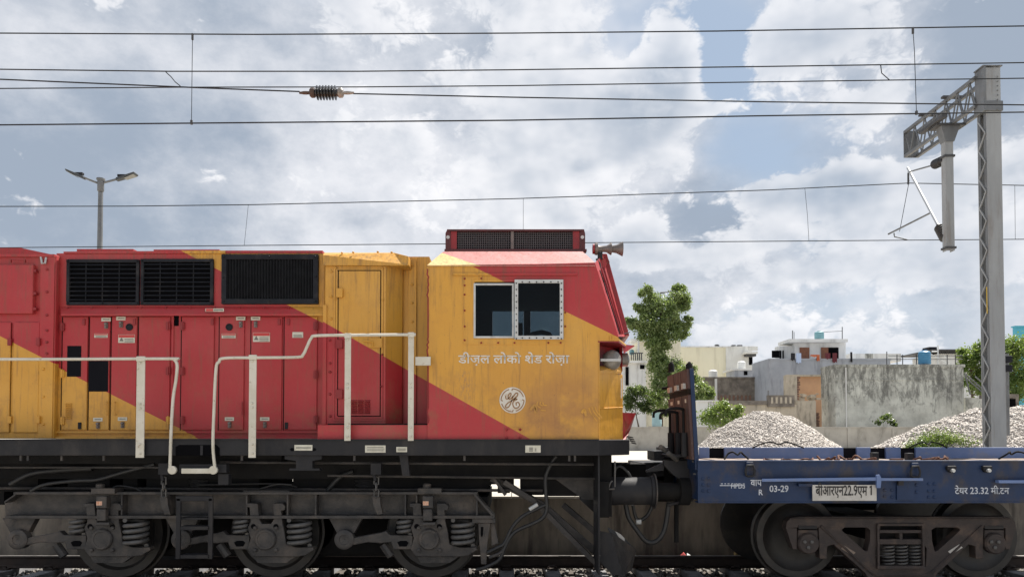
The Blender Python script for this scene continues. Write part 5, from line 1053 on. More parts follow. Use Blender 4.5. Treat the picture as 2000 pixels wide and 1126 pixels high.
for i, (px0, px1, Y, py, lab) in enumerate(((1415, 1462, -.9, 882, 'single dark bent wire on the deck near the bulkhead'), (1470, 1570, 1.25, 862, 'dark wire looped over the far stringer near the bulkhead'), (1775, 1850, 1.25, 864, 'dark wire looped over the far stringer below the bush'), (1950, 2012, -1.25, 890, 'dark wire arch on the deck at the right edge'))):
    a, b = at(px0, 896 if Y < 0 else 874, Y), at(px1, 896 if Y < 0 else 874, Y)
    P_ = [(a.x, Y, a.z)] + [(a.x + (b.x - a.x) * t, Y + .05 * math.sin(i + t * 9), a.z + (.075 * math.sin(math.pi * t) if t not in (.5,) else .035) + .02) for t in (.2, .35, .5, .65, .8)] + [(b.x, Y, b.z)]
    lash(P_, .011, 'near_black', lab)
for i, px in enumerate((1705, 1773)): tag(MB().pbox(px, 883 + i, px + 12, 899, -1.0, .08).build('stake_peg', 'charcoal', bevel=.006), ('short dark peg standing on the wagon deck, left of two', 'short dark peg standing on the wagon deck, right of two')[i], 'peg')
tag(MB().pbox(1745, 895, 1765, 900.5, -1.1, .1).build('timber_scrap', 'rust', bevel=.004), 'flat rusty scrap lying on the deck between two pegs', 'scrap')

# ------------------------------------------------------------------ overhead line
YM = 3.1
def span(name, pts, r, label, cat='wire', kids=()):
    o = MB().tube([at(*p) for p in pts], r, 6).build(name, 'wire', smooth=60); tag(o, label, cat, 'overhead wires')
    for kn, kp, kr, km in kids: MB().tube([at(*p) for p in kp], kr, 6).build(kn, km, o, smooth=60)
    return o
YT = -.05
span('catenary_wire', [(-300, 62, YT), (0, 65, YT), (500, 67.5, YT), (1000, 65, YT), (1400, 61, YT), (2000, 51, YT), (2300, 45, YT)], .0085, 'topmost overhead wire crossing the whole sky',
     kids=[('dropper', [(376, 69, YT), (375, 150, YT), (374, 240, YT)], .0045, 'wire'), ('dropper', [(1783, 57, YT), (1786, 100, YT), (1788, 160, YT), (1790, 222, YT)], .0045, 'wire'), ('clamp', [(376, 66, YT), (376, 78, YT)], .016, 'galv_dark'), ('clamp', [(1783, 54, YT), (1783, 66, YT)], .016, 'galv_dark')])
span('contact_wire', [(-300, 246, YT), (0, 244, YT), (500, 239.5, YT), (1000, 235, YT), (1500, 226, YT), (2000, 219, YT), (2300, 214, YT)], .0092, 'thick overhead wire fifth from the top, lowest of the upper set',
     kids=[('clip', [(374, 235, YT), (374, 243, YT)], .018, 'galv_dark'), ('clip', [(1790, 217, YT), (1790, 224, YT)], .018, 'galv_dark')])
Y2 = .45
span('catenary_wire', [(-300, 132, Y2), (0, 135.5, Y2), (330, 139.5, Y2), (700, 139.5, Y2), (1000, 136.5, Y2), (1500, 130, Y2), (2000, 122.5, Y2), (2300, 118, Y2)], .0085, 'overhead wire second from the top across the sky',
     kids=[('jumper', [(324, 141, Y2), (334, 150, Y2), (342, 160, Y2), (352, 168, Y2)], .007, 'wire'), ('jumper', [(1720, 127, Y2), (1722, 143, Y2), (1738, 157, Y2)], .007, 'wire')])
span('contact_wire', [(-300, 175, Y2), (0, 173, Y2), (360, 170.5, Y2), (700, 170, Y2), (1000, 167.5, Y2), (1500, 160, Y2), (2000, 153, Y2), (2300, 149, Y2)], .0078, 'overhead wire third from the top, passing just above the ribbed insulator')
Y3 = .1
span('feeder_wire', [(-300, 140, Y3), (0, 155, Y3), (200, 163.5, Y3), (400, 172, Y3), (585, 179, Y3)], .0092, 'overhead wire descending from upper left to the ribbed insulator')
span('feeder_wire', [(690, 183, Y3), (1000, 190, Y3), (1500, 199, Y3), (2000, 205, Y3), (2300, 207, Y3)], .0088, 'overhead wire running right from the ribbed insulator to the mast')
ic = at(638, 181.5, Y3); i0 = at(583, 179, Y3)
ins_ = thing('strain_insulator', ic, 'black ribbed insulator set into an overhead wire against the clouds', 'insulator')
k_ = 10.0 / FPX
core = MB(); cx0 = -30 * k_; prof = [(-22 * k_, 7 * k_)]
for i in range(7):
    x = (-20 + i * 5.9) * k_; prof += [(x, 7 * k_), (x + 1.6 * k_, 14 * k_), (x + 2.2 * k_, 14 * k_), (x + 3.4 * k_, 7.5 * k_)]
prof += [(24 * k_, 7 * k_)]
MB().lathe(prof, ic, 'X', 24).build('sheds', 'insulator', ins_, smooth=25)
for s in (-1, 1): MB().lathe([(t * k_ * 1.0 if s > 0 else -t * k_, r * k_) for t, r in ((23, 8.5), (25, 9.5), (30, 9.5), (33, 7), (34, 3), (40, 3.4), (46, 3.2), (50, 2.4), (54, 2.2))], ic, 'X', 20).build('end_cap', 'porcelain_cap' if s > 0 else 'cap_rust', ins_, smooth=30)
YK = 5.9
span('catenary_wire', [(-300, 404, YK), (0, 403, YK), (250, 402.5, YK), (500, 399.5, YK), (1000, 388, YK), (1500, 371, YK), (1774, 357.5, YK), (2000, 362, YK), (2300, 374, YK)], .0095, 'thin overhead wire crossing just above the lamp pole midway up the sky',
     kids=[('dropper', [(485, 400, YK), (481, 440, YK), (477, 479, YK)], .004, 'wire'), ('dropper', [(1022, 388, YK), (1022, 476, YK)], .004, 'wire'), ('dropper', [(1572, 368, YK), (1577, 420, YK), (1580, 471, YK)], .004, 'wire'), ('dropper', [(1982, 362, YK), (1983, 467, YK)], .004, 'wire')])
span('contact_wire', [(-300, 485, YK), (0, 483.5, YK), (500, 479, YK), (1000, 475, YK), (1500, 471, YK), (2000, 467, YK), (2300, 465, YK)], .0085, 'lowest overhead wire running just above the locomotive roof')
# mast with receding lattice boom and drop bracket
mp = at(1940, 870, YM); mast = thing('catenary_mast', (mp.x, YM, GZ - .06), 'grey lattice steel overhead line mast with boom on the right', 'mast')
tr_ = at(1928, 220, YM); trr = at(1946.5, 220, YM); bl0 = at(1946, 868, YM); zmt, zmb = at(1930, 132, YM).z, GZ - .06
xm = (at(1929, 600, YM).x + at(1965, 600, YM).x) / 2 - .012; hw = .145; dpt = .25
post = MB()
post.box(xm - hw + .03, xm + hw, YM, YM + .012, zmb, zmt); post = post.build('web_plate', 'mast_paint', mast)
MB().box(xm - hw + .03, xm + hw, YM + dpt, YM + dpt + .012, zmb, zmt).build('web_plate', 'mast_paint', mast)
fl_ = MB()
for y_ in (YM + .013, YM + dpt - .075): fl_.box(xm - hw + .03, xm - hw + .042, y_, y_ + .07, zmb, zmt); fl_.box(xm + hw - .012, xm + hw - .001, y_, y_ + .07, zmb, zmt)
fl_.build('corner_angle', 'galv', mast)
nl = 26; lz = np.linspace(zmb + .1, zmt - .9, nl)
for sx, xo in ((-1, xm - hw + .024), (1, xm + hw + .002)):
    for i in range(nl - 1):
        y0_, y1_ = (YM + .03, YM + dpt - .03) if i % 2 == 0 else (YM + dpt - .03, YM + .03)
        d_ = MB(); d_.tube([(xo, y0_, lz[i]), (xo, y1_, lz[i + 1])], .016, 4); d_.build('lacing_bar', 'mast_paint', mast)
MB().ptube([(1927, 560, YM - .004), (1928, 612, YM - .004)], .008, n=4).build('yellow_stripe', 'yellow_mark', mast)
# head box and boom
hb_ = MB(); z_h0 = at(1930, 215, YM).z
cl = MB(); cl.box(xm - hw - .02, xm + hw + .025, YM - .03, YM + dpt + .03, z_h0 - .02, z_h0 + .16); cl.build('head_clamp', 'galv', mast, bevel=.01)
hd = MB(); hd.box(xm - hw - .01, xm - hw + .028, YM - .01, YM + dpt, z_h0 + .16, zmt + .02); hd.box(xm - hw - .03, xm + hw + .03, YM - .02, YM + dpt, zmt + .021, zmt + .04); hd.build('head_plate', 'galv', mast)
bolts(0, [(1948, 150 + i * 9) for i in range(8)], YM - .03, mast, 'galv', .014)
bx0, bx1 = xm - hw - .02, xm + hw - .06; yb0, yb1 = YM + .2, 5.7; zb1, zb0_ = at(1900, 152, YM + .2).z, at(1900, 207, YM + .2).z
ch_ = MB()
for xx_ in (bx0, bx1): 
    for zz in (zb1, zb0_): ch_.box(xx_ - .03, xx_ + .03, yb0, yb1, zz - .03, zz + .03)
ch_.box(bx0 - .03, bx1 + .03, yb1, yb1 + .02, zb0_ - .03, zb1 + .03); boom = ch_.build('boom', 'galv', mast)
nb_ = 13
for xx_ in (bx0, bx1):
    for i in range(nb_):
        ya, yb_ = yb0 + (yb1 - yb0) * i / nb_, yb0 + (yb1 - yb0) * (i + 1) / nb_; za, zb__ = (zb0_, zb1) if i % 2 == 0 else (zb1, zb0_)
        MB().tube([(xx_, ya, za), (xx_, yb_, zb__)], .015, 4).build('boom_lacing', 'galv', boom)
for f_ in (.35, .68): MB().box(bx0 - .1, bx1 + .1, yb0 + (yb1 - yb0) * f_, yb0 + (yb1 - yb0) * f_ + .08, zb1 + .031, zb1 + .07).build('boom_lug', 'galv_dark', boom)
YDp = 4.04
xd = at(1855, 350, YDp).x; zd1 = zb0_ - .03; zd0 = at(1855, 489, YDp).z
dp = MB(); dp.box(xd - .075, xd + .075, YDp, YDp + .012, zd0, zd1 - .3); dp.box(xd - .075, xd - .065, YDp + .0125, YDp + .14, zd0, zd1 - .3); dp.box(xd + .065, xd + .075, YDp + .0125, YDp + .14, zd0, zd1 - .3)
drop = dp.build('drop_post', 'mast_paint', mast)
MB().solid([(xd - .16, YDp - .02, zd1 - .02), (xd + .2, YDp - .02, zd1 - .02), (xd + .09, YDp - .02, zd1 - .32), (xd - .08, YDp - .02, zd1 - .32)], [(xd - .16, YDp + .16, zd1 - .02), (xd + .2, YDp + .16, zd1 - .02), (xd + .09, YDp + .16, zd1 - .32), (xd - .08, YDp + .16, zd1 - .32)]).build('gusset', 'galv', drop)
MB().box(xd - .25, xd + .3, YDp - .05, YDp + .25, zd1 - .019, zd1 + .02).build('cross_channel', 'galv_dark', drop); MB().box(xd - .3, xd - .2, YDp - .3, YDp + .5, zd1 + .021, zd1 + .08).build('cross_channel', 'galv_dark', drop)
for py in (302, 481): MB().box(xd - .10, xd + .10, YDp - .02, YDp + .16, at(1855, py + 4, YDp).z, at(1855, py, YDp).z).build('collar', 'galv_dark', drop)
def stick_ins(p, q, m=mast):
    p, q = Vector(p), Vector(q); A = (q - p).normalized(); U = A.orthogonal().normalized(); Wv = A.cross(U); Ln = (q - p).length; pr = [(0, .03)]
    for i in range(6): t = Ln * (.12 + .12 * i); pr += [(t, .055), (t + Ln * .05, .095), (t + Ln * .07, .095), (t + Ln * .10, .055)]
    MB().lathe(pr + [(Ln * .9, .05), (Ln, .03)], p, (A, U, Wv), 18).build('insulator', 'insulator', m, smooth=25)
YE = 5.9
top_f = at(1774, 345, YE); steady = at(1745, 457, YE)
pA, pB = at(1843, 313, YDp + .1), at(1848, 470, YDp + .1)
qA = pA + (top_f - pA) * .27; qB_end = at(1773, 328, YE + .05); qB = pB + (qB_end - pB) * .20
stick_ins(pA, qA); stick_ins(pB, qB)
MB().tube([qA, at(1774, 336, YE)], .016, 8).build('stay_tube', 'galv', mast, smooth=50)
MB().tube([qB, qB_end], .028, 10).build('bracket_tube', 'aluminium_tube', mast, smooth=50)
pm = qB + (qB_end - qB) * .2
MB().tube([pm, at(1735, 457, YE)], .018, 8).build('register_arm', 'galv', mast, smooth=50); MB().tube([at(1776, 352, YE), at(1757, 452, YE)], .006, 6).build('stay_wire', 'wire', mast)
MB().tube([at(1746, 455, YE), at(1747, 462, YE), at(1768, 467, YE), at(1773, 468.5, YE)], .014, 6).build('steady_arm', 'galv', mast); MB().tube([at(1774, 338, YE), at(1774, 360, YE)], .02, 6).build('clamp', 'galv_dark', mast)
sgb = thing('equipment_box', at(1970, 725, 4.0), 'pair of black boxes fixed behind the mast', 'box')
for py in (694, 712): MB().pbox(1955, py, 1978, py + 13, 4.0, .2).build('case', 'black_metal', sgb, bevel=.01)
MB().ptube([(1967, 690), (1969, 850)], .03, 4.25).build('support_post', 'galv', sgb)
# twin-arm lamp pole
YL = 10.0
lampp = thing('lamp_pole', Vector((at(195, 500, YL).x, YL, GZ - .06)), 'grey twin-arm street lamp pole rising behind the locomotive', 'street lamp')
xp = at(195.5, 450, YL).x; zt2 = at(195, 350, YL).z
MB().lathe([(0, .10), (zt2 - GZ - .5, .062), (zt2 - GZ - .3, .062)], (xp, YL, GZ - .06), 'Z', 12).build('pole', 'galv', lampp, smooth=40)
MB().lathe([(0, .07), (.03, .085), (.30, .085), (.32, .11), (.36, .11)], (xp, YL, zt2 - .34), 'Z', 12).build('collar', 'galv', lampp, smooth=40)
for s, (e0, e1, e2) in ((-1, ((190, 357), (165, 347), (132, 334))), (1, ((201, 357), (228, 350), (266, 340)))):
    MB().tube([at(*e0, YL), at(*e1, YL)], .03, 8).build('arm', 'galv', lampp, smooth=40)
    a, b = at(*e1, YL), at(*e2, YL); m_ = MB(); w_ = .13
    m_.solid([a + Vector((0, -.07, .03)), b + Vector((0, -w_, .03)), b + Vector((0, w_, .03)), a + Vector((0, .07, .03))], [a + Vector((0, -.07, -.05)), b + Vector((0, -w_, -.015)), b + Vector((0, w_, -.015)), a + Vector((0, .07, -.05))]); lh = m_.build('lamp_head', 'led_grey', lampp, bevel=.015)
    c_ = lerp(a, b, .3); MB().box(c_.x - .12, c_.x + .1, YL - .05, YL + .05, c_.z + .02, c_.z + .08).build('driver_box', 'black_metal', lh)
    c0_, c1_ = lerp(a, b, .45), lerp(a, b, .95); MB().solid([c0_ + Vector((0, -.08, -.05)), c1_ + Vector((0, -.11, -.02)), c1_ + Vector((0, .11, -.02)), c0_ + Vector((0, .08, -.05))], [c0_ + Vector((0, -.08, -.06)), c1_ + Vector((0, -.11, -.03)), c1_ + Vector((0, .11, -.03)), c0_ + Vector((0, .08, -.06))]).build('diffuser', 'led_lens', lh)

# ------------------------------------------------------------------ yard and town beyond
def mound(px_list, Yc, depth, name, m, label, n, size, bush=None):
    """heap with a given skyline (pixels, plane Yc), rounded front to back"""
    sk = [at(a, b, Yc) for a, b in px_list]; xs = np.array([p.x for p in sk]); zs = np.array([p.z for p in sk]) - GZ + .06
    def hgt(x, y): 
        t = np.clip(np.abs(y - Yc) / depth, 0, 1); h = np.interp(x, xs, zs) + .02 * np.sin(x * 5.1 + y * 2.3) + .016 * np.sin(x * 9.7 - y * 4.1 + 1.3) + .012 * np.sin(x * 17 + y * 11); return np.maximum(h * (1 - t ** 1.4), -.05)
    nx, ny = 60, 26; gx = np.linspace(xs[0], xs[-1], nx); gy = np.linspace(Yc - depth, Yc + depth, ny)
    V = [(x, y, GZ - .07 + float(hgt(x, y))) for y in gy for x in gx]; F = [(j * nx + i, j * nx + i + 1, (j + 1) * nx + i + 1, (j + 1) * nx + i) for j in range(ny - 1) for i in range(nx - 1)]
    mb = MB(); mb.v = V; mb.f = F
    X_ = rng.uniform(xs[0], xs[-1], n); Y_ = Yc - depth * rng.uniform(-.12, 1.0, n); Z_ = GZ - .06 + hgt(X_, Y_)
    ok = Z_ > GZ - .055
    o = stones(np.stack([X_, Y_, Z_], -1)[ok], np.clip(rng.lognormal(0, .26, ok.sum()), .5, 1.9) * size, name, m)
    c = mb.build('heap_core', m, o); tag(o, label, 'gravel'); return o
mound([(1280, 905), (1340, 890), (1366, 873), (1385, 855), (1410, 835), (1440, 818), (1465, 808), (1490, 803.5), (1515, 805), (1545, 815), (1575, 833), (1605, 855), (1630, 872), (1660, 893), (1700, 905)], 13.5, 3.0, 'gravel_heap', 'gravel', 'smaller rounded heap of pale gravel behind the wagon', 19000, .029)
mound([(1640, 905), (1700, 880), (1725, 868), (1760, 850), (1800, 835), (1840, 820), (1880, 808), (1910, 800), (1940, 796), (1985, 794), (2030, 797), (2090, 815), (2180, 860), (2240, 900)], 8.2, 2.6, 'gravel_heap', 'gravel', 'larger heap of pale gravel spreading behind the mast', 20000, .030)
def bushy(name, label, px, py, rpx, Y, clumps, per, leaf, m, group=None, trunk=None, cat='bush', base=None):
    s = (Y - CAM_Y) / FPX; c = at(px, py, Y); b = Vector((c.x, Y, base if base is not None else GZ - .06))
    t = thing(name, b, label, cat, group); cl_ = []
    for (dx, dy, r) in clumps:
        k = r * s; cl_.append((c + Vector((dx * s, rng.uniform(-.5, .5) * k, -dy * s)), (k, k * .9, k * .85)))
    st = MB()
    for q, (cc, r) in enumerate(cl_):
        mid = lerp(b, cc, .55) + Vector((rng.uniform(-.2, .2) * r[0], 0, 0)); st.tube([b + Vector((rng.uniform(-.1, .1) * r[0], 0, 0)), mid, cc], [max(.012, trunk or .02) * 1.0, max(.01, (trunk or .02) * .5), .008], 6)
    st.build('trunk' if trunk and trunk > .05 else 'stem', 'bark', t, smooth=60); foliage(cl_, per, leaf, 'crown' if trunk and trunk > .05 else 'leaves', m, t); return t
rb = lambda n, wx, wy, r0, r1, sd: [(a, b, c) for a, b, c in zip(np.random.default_rng(sd).uniform(-wx, wx, n), np.random.default_rng(sd + 1).uniform(-wy, wy, n), np.random.default_rng(sd + 2).uniform(r0, r1, n))]
bushy('bush', 'low green bush growing on the front of the larger gravel heap', 1838, 862, 50, 7.0, [(-60, 12, 18), (-42, 3, 20), (-22, -5, 22), (0, -9, 23), (22, -5, 23), (42, 2, 21), (62, 10, 17), (-24, 12, 24), (12, 12, 24), (42, 14, 20), (-50, 16, 18), (0, 4, 24)], 620, .021, 'leaf_bright')
# boundary wall of panels and posts
YBW = 40.0
bw = thing('boundary_wall', (at(1600, 870, YBW).x, YBW, GZ - .06), 'low grey concrete boundary wall behind the gravel heaps', 'wall')
xs_ = at(700, 850, YBW).x; xe_ = at(2300, 850, YBW).x; zw_ = at(1600, 835, YBW).z
x_ = xs_; pn = None
while x_ < xe_:
    if pn is None:
        pn = MB().box(0, 3.0, 0, .12, GZ - .2, zw_).build('wall_panel', 'low_wall', loc=(x_, YBW, 0)); adopt(pn, bw); cp_ = MB().box(0, 3.0, -.05, .17, zw_ + .001, zw_ + .09).build('coping', 'low_wall', loc=(x_, YBW, 0)); adopt(cp_, bw); po = MB().box(-.12, .12, -.06, .18, GZ - .2, zw_ - .01).build('wall_post', 'low_wall', loc=(x_, YBW, 0)); adopt(po, bw)
    else: copy_at(pn, (x_, YBW, rng.uniform(-.02, .02)), bw); copy_at(cp_, (x_, YBW, rng.uniform(-.02, .0)), bw); copy_at(po, (x_, YBW, 0), bw)
    x_ += 3.01
bushy('bush', 'leafy green bush between the bulkhead and the smaller gravel heap', 1408, 808, 40, 36.0, [(-34, 8, 17), (-18, -2, 17), (-4, -12, 15), (8, -18, 12), (16, -4, 17), (30, 4, 14), (-12, 14, 20), (12, 14, 20), (36, -10, 10)], 330, .085, 'leaf_bright')
bushy('bush', 'small dark plant at the foot of the weathered wall', 1730, 820, 24, 44.0, [(-14, 4, 8), (-6, -4, 9), (4, -8, 8), (12, 2, 9), (20, 8, 6)], 60, .10, 'leaf_dark')
# buildings
def house(name, px, py, Y, label): return thing(name, (at(px, py, Y).x, Y, GZ - .06), label, 'building')
def part(t, name, m, rects, Y, dY, bevel=0):
    r_ = None
    for r in rects: r_ = MB().pbox(*r, Y, dY).build(name, m, t, bevel=bevel)
    return r_
def streaky(name): return name
YO = 46.0
b1 = house('weathered_building', 1740, 830, YO, 'flat-roofed windowless building with black-streaked grey concrete wall')
part(b1, 'wall', 'old_concrete', [(1632, 716, 1883, 872)], YO, 2.6); part(b1, 'parapet', 'old_concrete', [(1631, 711, 1885, 716.5)], YO - .06, 2.7); part(b1, 'band_course', 'old_concrete', [(1634, 740, 1882, 742)], YO - .04, .05); part(b1, 'rain_pipe', 'plaster_white', [(1652, 717, 1654, 840)], YO - .08, .07)
part(b1, 'side_wall', 'old_concrete', [(1886, 776, 1935, 872)], YO + .5, .3)
rl = thing('roof_railing', at(1770, 711, YO + 1), 'thin pipe railing on the weathered flat roof', 'railing')
for y in (694, 701): MB().ptube([(1735, y), (1880, y)], .03, YO + 1.5).build('rail_pipe', 'galv_dark', rl)
for x in (1732, 1752, 1763, 1790, 1850, 1866): MB().ptube([(x, 686 if x == 1732 else 692), (x, 712)], .035, YO + 1.5).build('rail_post', 'galv_dark', rl)
def tank(name, px0, py0, px1, py1, Y, m, label):
    a, b = at(px0, py0, Y), at(px1, py1, Y); r = (b.x - a.x) / 2; h = a.z - b.z; t = thing(name, ((a.x + b.x) / 2, Y, b.z), label, 'water tank')
    pr = [(0, r * .97)]
    for i in range(5): z = h * (.06 + .15 * i); pr += [(z, r * .97), (z + h * .02, r), (z + h * .10, r), (z + h * .12, r * .97)]
    pr += [(h * .82, r * .97), (h * .9, r * .75), (h * .93, r * .4)]
    MB().lathe(pr, ((a.x + b.x) / 2, Y, b.z), 'Z', 24).build('shell', m, t, smooth=40); MB().lathe([(h * .92, r * .42), (h, r * .42), (h, 0)], ((a.x + b.x) / 2, Y, b.z), 'Z', 20).build('lid', m, t, smooth=40)
tank('water_tank', 1794, 683, 1817, 711, YO + 1, 'plastic_blue', 'round blue water tank on the weathered flat roof')
tf = thing('pipe_frame', at(1835, 711, YO + 1.5), 'pale pipe frame beside the blue roof tank', 'frame')
for pts in ([(1820, 686), (1832, 686)], [(1832, 674), (1832, 711)], [(1816, 690), (1852, 711)], [(1845, 695), (1858, 711)]): MB().ptube(pts, .05, YO + 2).build('frame_pipe', 'plastic_white', tf)
lf = thing('leaning_poles', at(1890, 775, YO - 1), 'thin poles leaning at the right end of the weathered wall', 'poles')
for pts in ([(1884, 728), (1895, 770)], [(1886, 730), (1925, 765)], [(1905, 735), (1925, 752)], [(1884, 735), (1930, 775)]): MB().ptube(pts, .05, YO - .5).build('pole', 'galv', lf)
# peach ruin beside it
YP = 47.0
b2 = house('ruined_room', 1580, 830, YP, 'roofless ruined room with peach inner wall beside the weathered building')
part(b2, 'back_wall', 'plaster_peach', [(1556, 735, 1606, 790)], YP + 3, .3); part(b2, 'pier', 'plaster_buff', [(1536, 732, 1557, 800)], YP, .6); part(b2, 'lower_wall', 'plaster_buff', [(1556, 782, 1594, 872)], YP - .3, .4); part(b2, 'lintel', 'plaster_buff', [(1536, 731, 1606, 734.5)], YP + 2.7, .3); part(b2, 'door_jamb', 'plaster_peach', [(1594, 780, 1605, 872)], YP + .2, .3)
for i in range(13):
    y = 735 + i * 4.6; MB().pbox(1557.2, y, 1557.2 + rng.uniform(3, 6), y + 3.6, YP + .1, .4).build('brick', 'bleached_brick', b2)
for i in range(9): y = 806 + i * 3; MB().pbox(1594.3, y, 1594.3 + rng.uniform(4, 7), y + 2.3, YP + .1, .2).build('brick', 'bleached_brick', b2)
rbk = MB()
for i in range(26): 
    p = at(rng.uniform(1558, 1603), rng.uniform(768, 783), YP + rng.uniform(.2, 1.5)); s = rng.uniform(.06, .2); rbk.box(p.x - s, p.x + s, p.y - s, p.y + s, p.z - s * .6, p.z + s * .6)
o = rbk.build('rubble', 'plaster_buff', b2); o['kind'] = 'stuff'
# dark fence wall
YV = 44.5
b3 = thing('old_brick_wall', (at(1460, 830, YV).x, YV, GZ - .06), 'low buff wall with dark moss-stained coping and pierced parapet', 'wall')
part(b3, 'wall', 'plaster_buff', [(1415, 790, 1556, 872)], YV, .3); part(b3, 'dark_coping', 'dark_brickwork', [(1400, 782, 1500, 790)], YV - .1, .6); part(b3, 'dark_parapet', 'dark_brickwork', [(1500, 771, 1552, 794)], YV - .15, .3)
for i in range(5): part(b3, 'parapet_slot', 'plaster_buff', [(1506 + i * 9, 775, 1510 + i * 9, 787)], YV - .16, .01)
YI = 60.0
b4 = thing('block_wall', (at(1430, 800, YI).x, YI, GZ - .06), 'long dark brick wall with a row of pierced blocks below the cream building', 'wall')
part(b4, 'wall', 'dark_brickwork', [(1375, 738, 1475, 872)], YI, .4); part(b4, 'coping', 'dark_brickwork', [(1374, 735.5, 1476, 739)], YI - .1, .6)
for i in range(9): part(b4, 'pierced_block', 'bleached_brick', [(1399 + i * 8, 771, 1403 + i * 8, 781)], YI - .02, .03)
# blue-grey house with penthouse
YG = 56.0
b5 = house('blue_grey_house', 1550, 780, YG, 'blue-grey plastered house with a small flat-roofed room on its terrace')
part(b5, 'wall', 'plaster_blue', [(1503, 702, 1740, 872)], YG, 4.7); part(b5, 'parapet', 'plaster_blue', [(1502.5, 699.5, 1741, 703)], YG - .06, 4.8); part(b5, 'rain_pipe', 'galv', [(1500, 762, 1501.5, 800)], YG - .2, .1)
part(b5, 'terrace_room', 'plaster_white', [(1552, 668, 1652, 703)], YG + 3, 1.9); part(b5, 'stair_room', 'plaster_white', [(1522, 675, 1550, 703)], YG + 3.5, 1.2)
rs = part(b5, 'roof_slab', 'plaster_white', [(1541, 661.5, 1656, 667.5)], YG + 2.2, 2.8)
dr = part(b5, 'door', 'wood_brown', [(1562, 678, 1581, 703)], YG + 2.95, .06); part(b5, 'doorway', 'void', [(1604, 678, 1638, 703)], YG + 2.97, .04); part(b5, 'door', 'wood_brown', [(1604, 678, 1618, 703)], YG + 2.9, .06)
part(b5, 'window', 'void', [(1508, 684, 1522, 698)], YG + 3.3, .1); part(b5, 'window', 'void', [(1523, 684, 1526, 702)], YG + 3.4, .1); part(b5, 'window', 'void', [(1529, 684, 1531, 702)], YG + 3.4, .1)
part(b5, 'far_terrace', 'plaster_white', [(1660, 690, 1760, 705)], YG + 4.8, 2)
part(b5, 'mould_streak', 'old_concrete', [(1690, 690, 1705, 704)], YG + 4.75, .05)
tank('water_tank', 1591, 646, 1609, 662, YG + 4, 'plastic_teal', 'open teal tub on the terrace room roof')
an = thing('roof_antenna', at(1645, 662, YG + 4), 'thin pole with a cross wire on the terrace room roof', 'antenna'); MB().ptube([(1645, 638), (1645, 662)], .04, YG + 4).build('pole', 'galv_dark', an); MB().ptube([(1609, 648), (1645, 646)], .02, YG + 4).build('line', 'wire', an)
an = thing('roof_antenna', at(1549, 662, YG + 4), 'short twin rods at the left end of the terrace room roof', 'antenna'); MB().ptube([(1548, 645), (1548, 662)], .05, YG + 4).build('pole', 'galv', an); MB().ptube([(1551, 648), (1551, 662)], .03, YG + 4).build('pole', 'galv', an)
# washing on the parapet
for px0, px1, y0, y1, m, nm, lab in ((1545, 1553, 689, 703, 'cloth_black', 'shirt', 'black cloth drying on the terrace parapet, leftmost of the washing'), (1555, 1565, 689, 708, 'cloth_sky', 'towel', 'pale blue cloth hanging over the terrace parapet'), (1583, 1600, 692, 696, 'cloth_orange', 'scarf', 'orange cloth strung along the terrace line'), (1595, 1601, 692, 704, 'cloth_orange', 'scarf', 'orange cloth end hanging down before the terrace door'), (1612, 1622, 689, 700, 'cloth_maroon', 'shirt', 'brown cloth drying before the dark doorway'), (1626, 1635, 689, 707, 'cloth_maroon', 'shirt', 'maroon cloth drying right of the dark doorway'), (1661, 1665, 687, 706, 'cloth_black', 'trousers', 'dark narrow cloth hanging right of the terrace room')):
    a, b = at(px0, y0, YG - .15), at(px1, y1, YG - .15); V = []; F = []; nx = 7
    for i in range(nx):
        x = a.x + (b.x - a.x) * i / (nx - 1); dy = .05 * math.sin(i * 2.1 + px0); V += [(x, YG - .15 + dy * .3, a.z), (x + .03 * math.sin(px0), YG - .15 + dy, b.z + .06 * math.sin(i * 1.7)), (x, YG - .11 + dy * .3, a.z), (x + .03 * math.sin(px0), YG - .11 + dy, b.z + .06 * math.sin(i * 1.7))]
    for i in range(nx - 1): o = 4 * i; F += [(o, o + 1, o + 5, o + 4), (o + 2, o + 6, o + 7, o + 3), (o, o + 4, o + 6, o + 2), (o + 1, o + 3, o + 7, o + 5)]
    mb = MB(); mb.add(V, F); tag(mb.build(nm, m, smooth=60), lab, 'washing', 'washing on the terrace')
# far roofs
YZ = 85.0
b6 = house('cream_building', 1400, 780, YZ, 'long windowless cream building with a grey end wall and balcony')
part(b6, 'wall', 'plaster_cream', [(1318, 678, 1418, 872)], YZ, 10); part(b6, 'end_wall', 'plaster_white', [(1418.3, 677, 1470, 872)], YZ - .05, 10); part(b6, 'coping', 'plaster_white', [(1316, 675.5, 1474, 678.2)], YZ - .1, 10.2)
part(b6, 'balcony', 'plaster_white', [(1455, 686, 1480, 690)], YZ - 1.5, 1.6); part(b6, 'balcony_wall', 'plaster_white', [(1462, 676, 1480, 684)], YZ - 1.5, .3); part(b6, 'awning', 'galv_dark', [(1458, 690, 1477, 695)], YZ - 1.2, 1); part(b6, 'window', 'void', [(1463, 697, 1470, 712)], YZ - .1, .1)
part(b6, 'string_course', 'plaster_cream', [(1418.5, 726, 1440, 735)], YZ - .6, .6)
for i, (x, w, h) in enumerate(((1398, 5, 4), (1402, 3, 3), (1430, 7, 3), (1441, 9, 3))): part(b6, 'roof_clutter', 'galv_dark', [(x, 676 - h, x + w, 676)], YZ + 1, .6)
b7 = house('small_grey_hut', 1450, 740, 70.0, 'small grey roof hut with a dark window beside the cream building'); part(b7, 'wall', 'plaster_blue', [(1434, 722, 1470, 740)], 70, 3); part(b7, 'roof', 'plaster_white', [(1430, 719, 1472, 722)], 69.7, 3.6); part(b7, 'window', 'void', [(1453, 724, 1460, 732)], 69.95, .1)
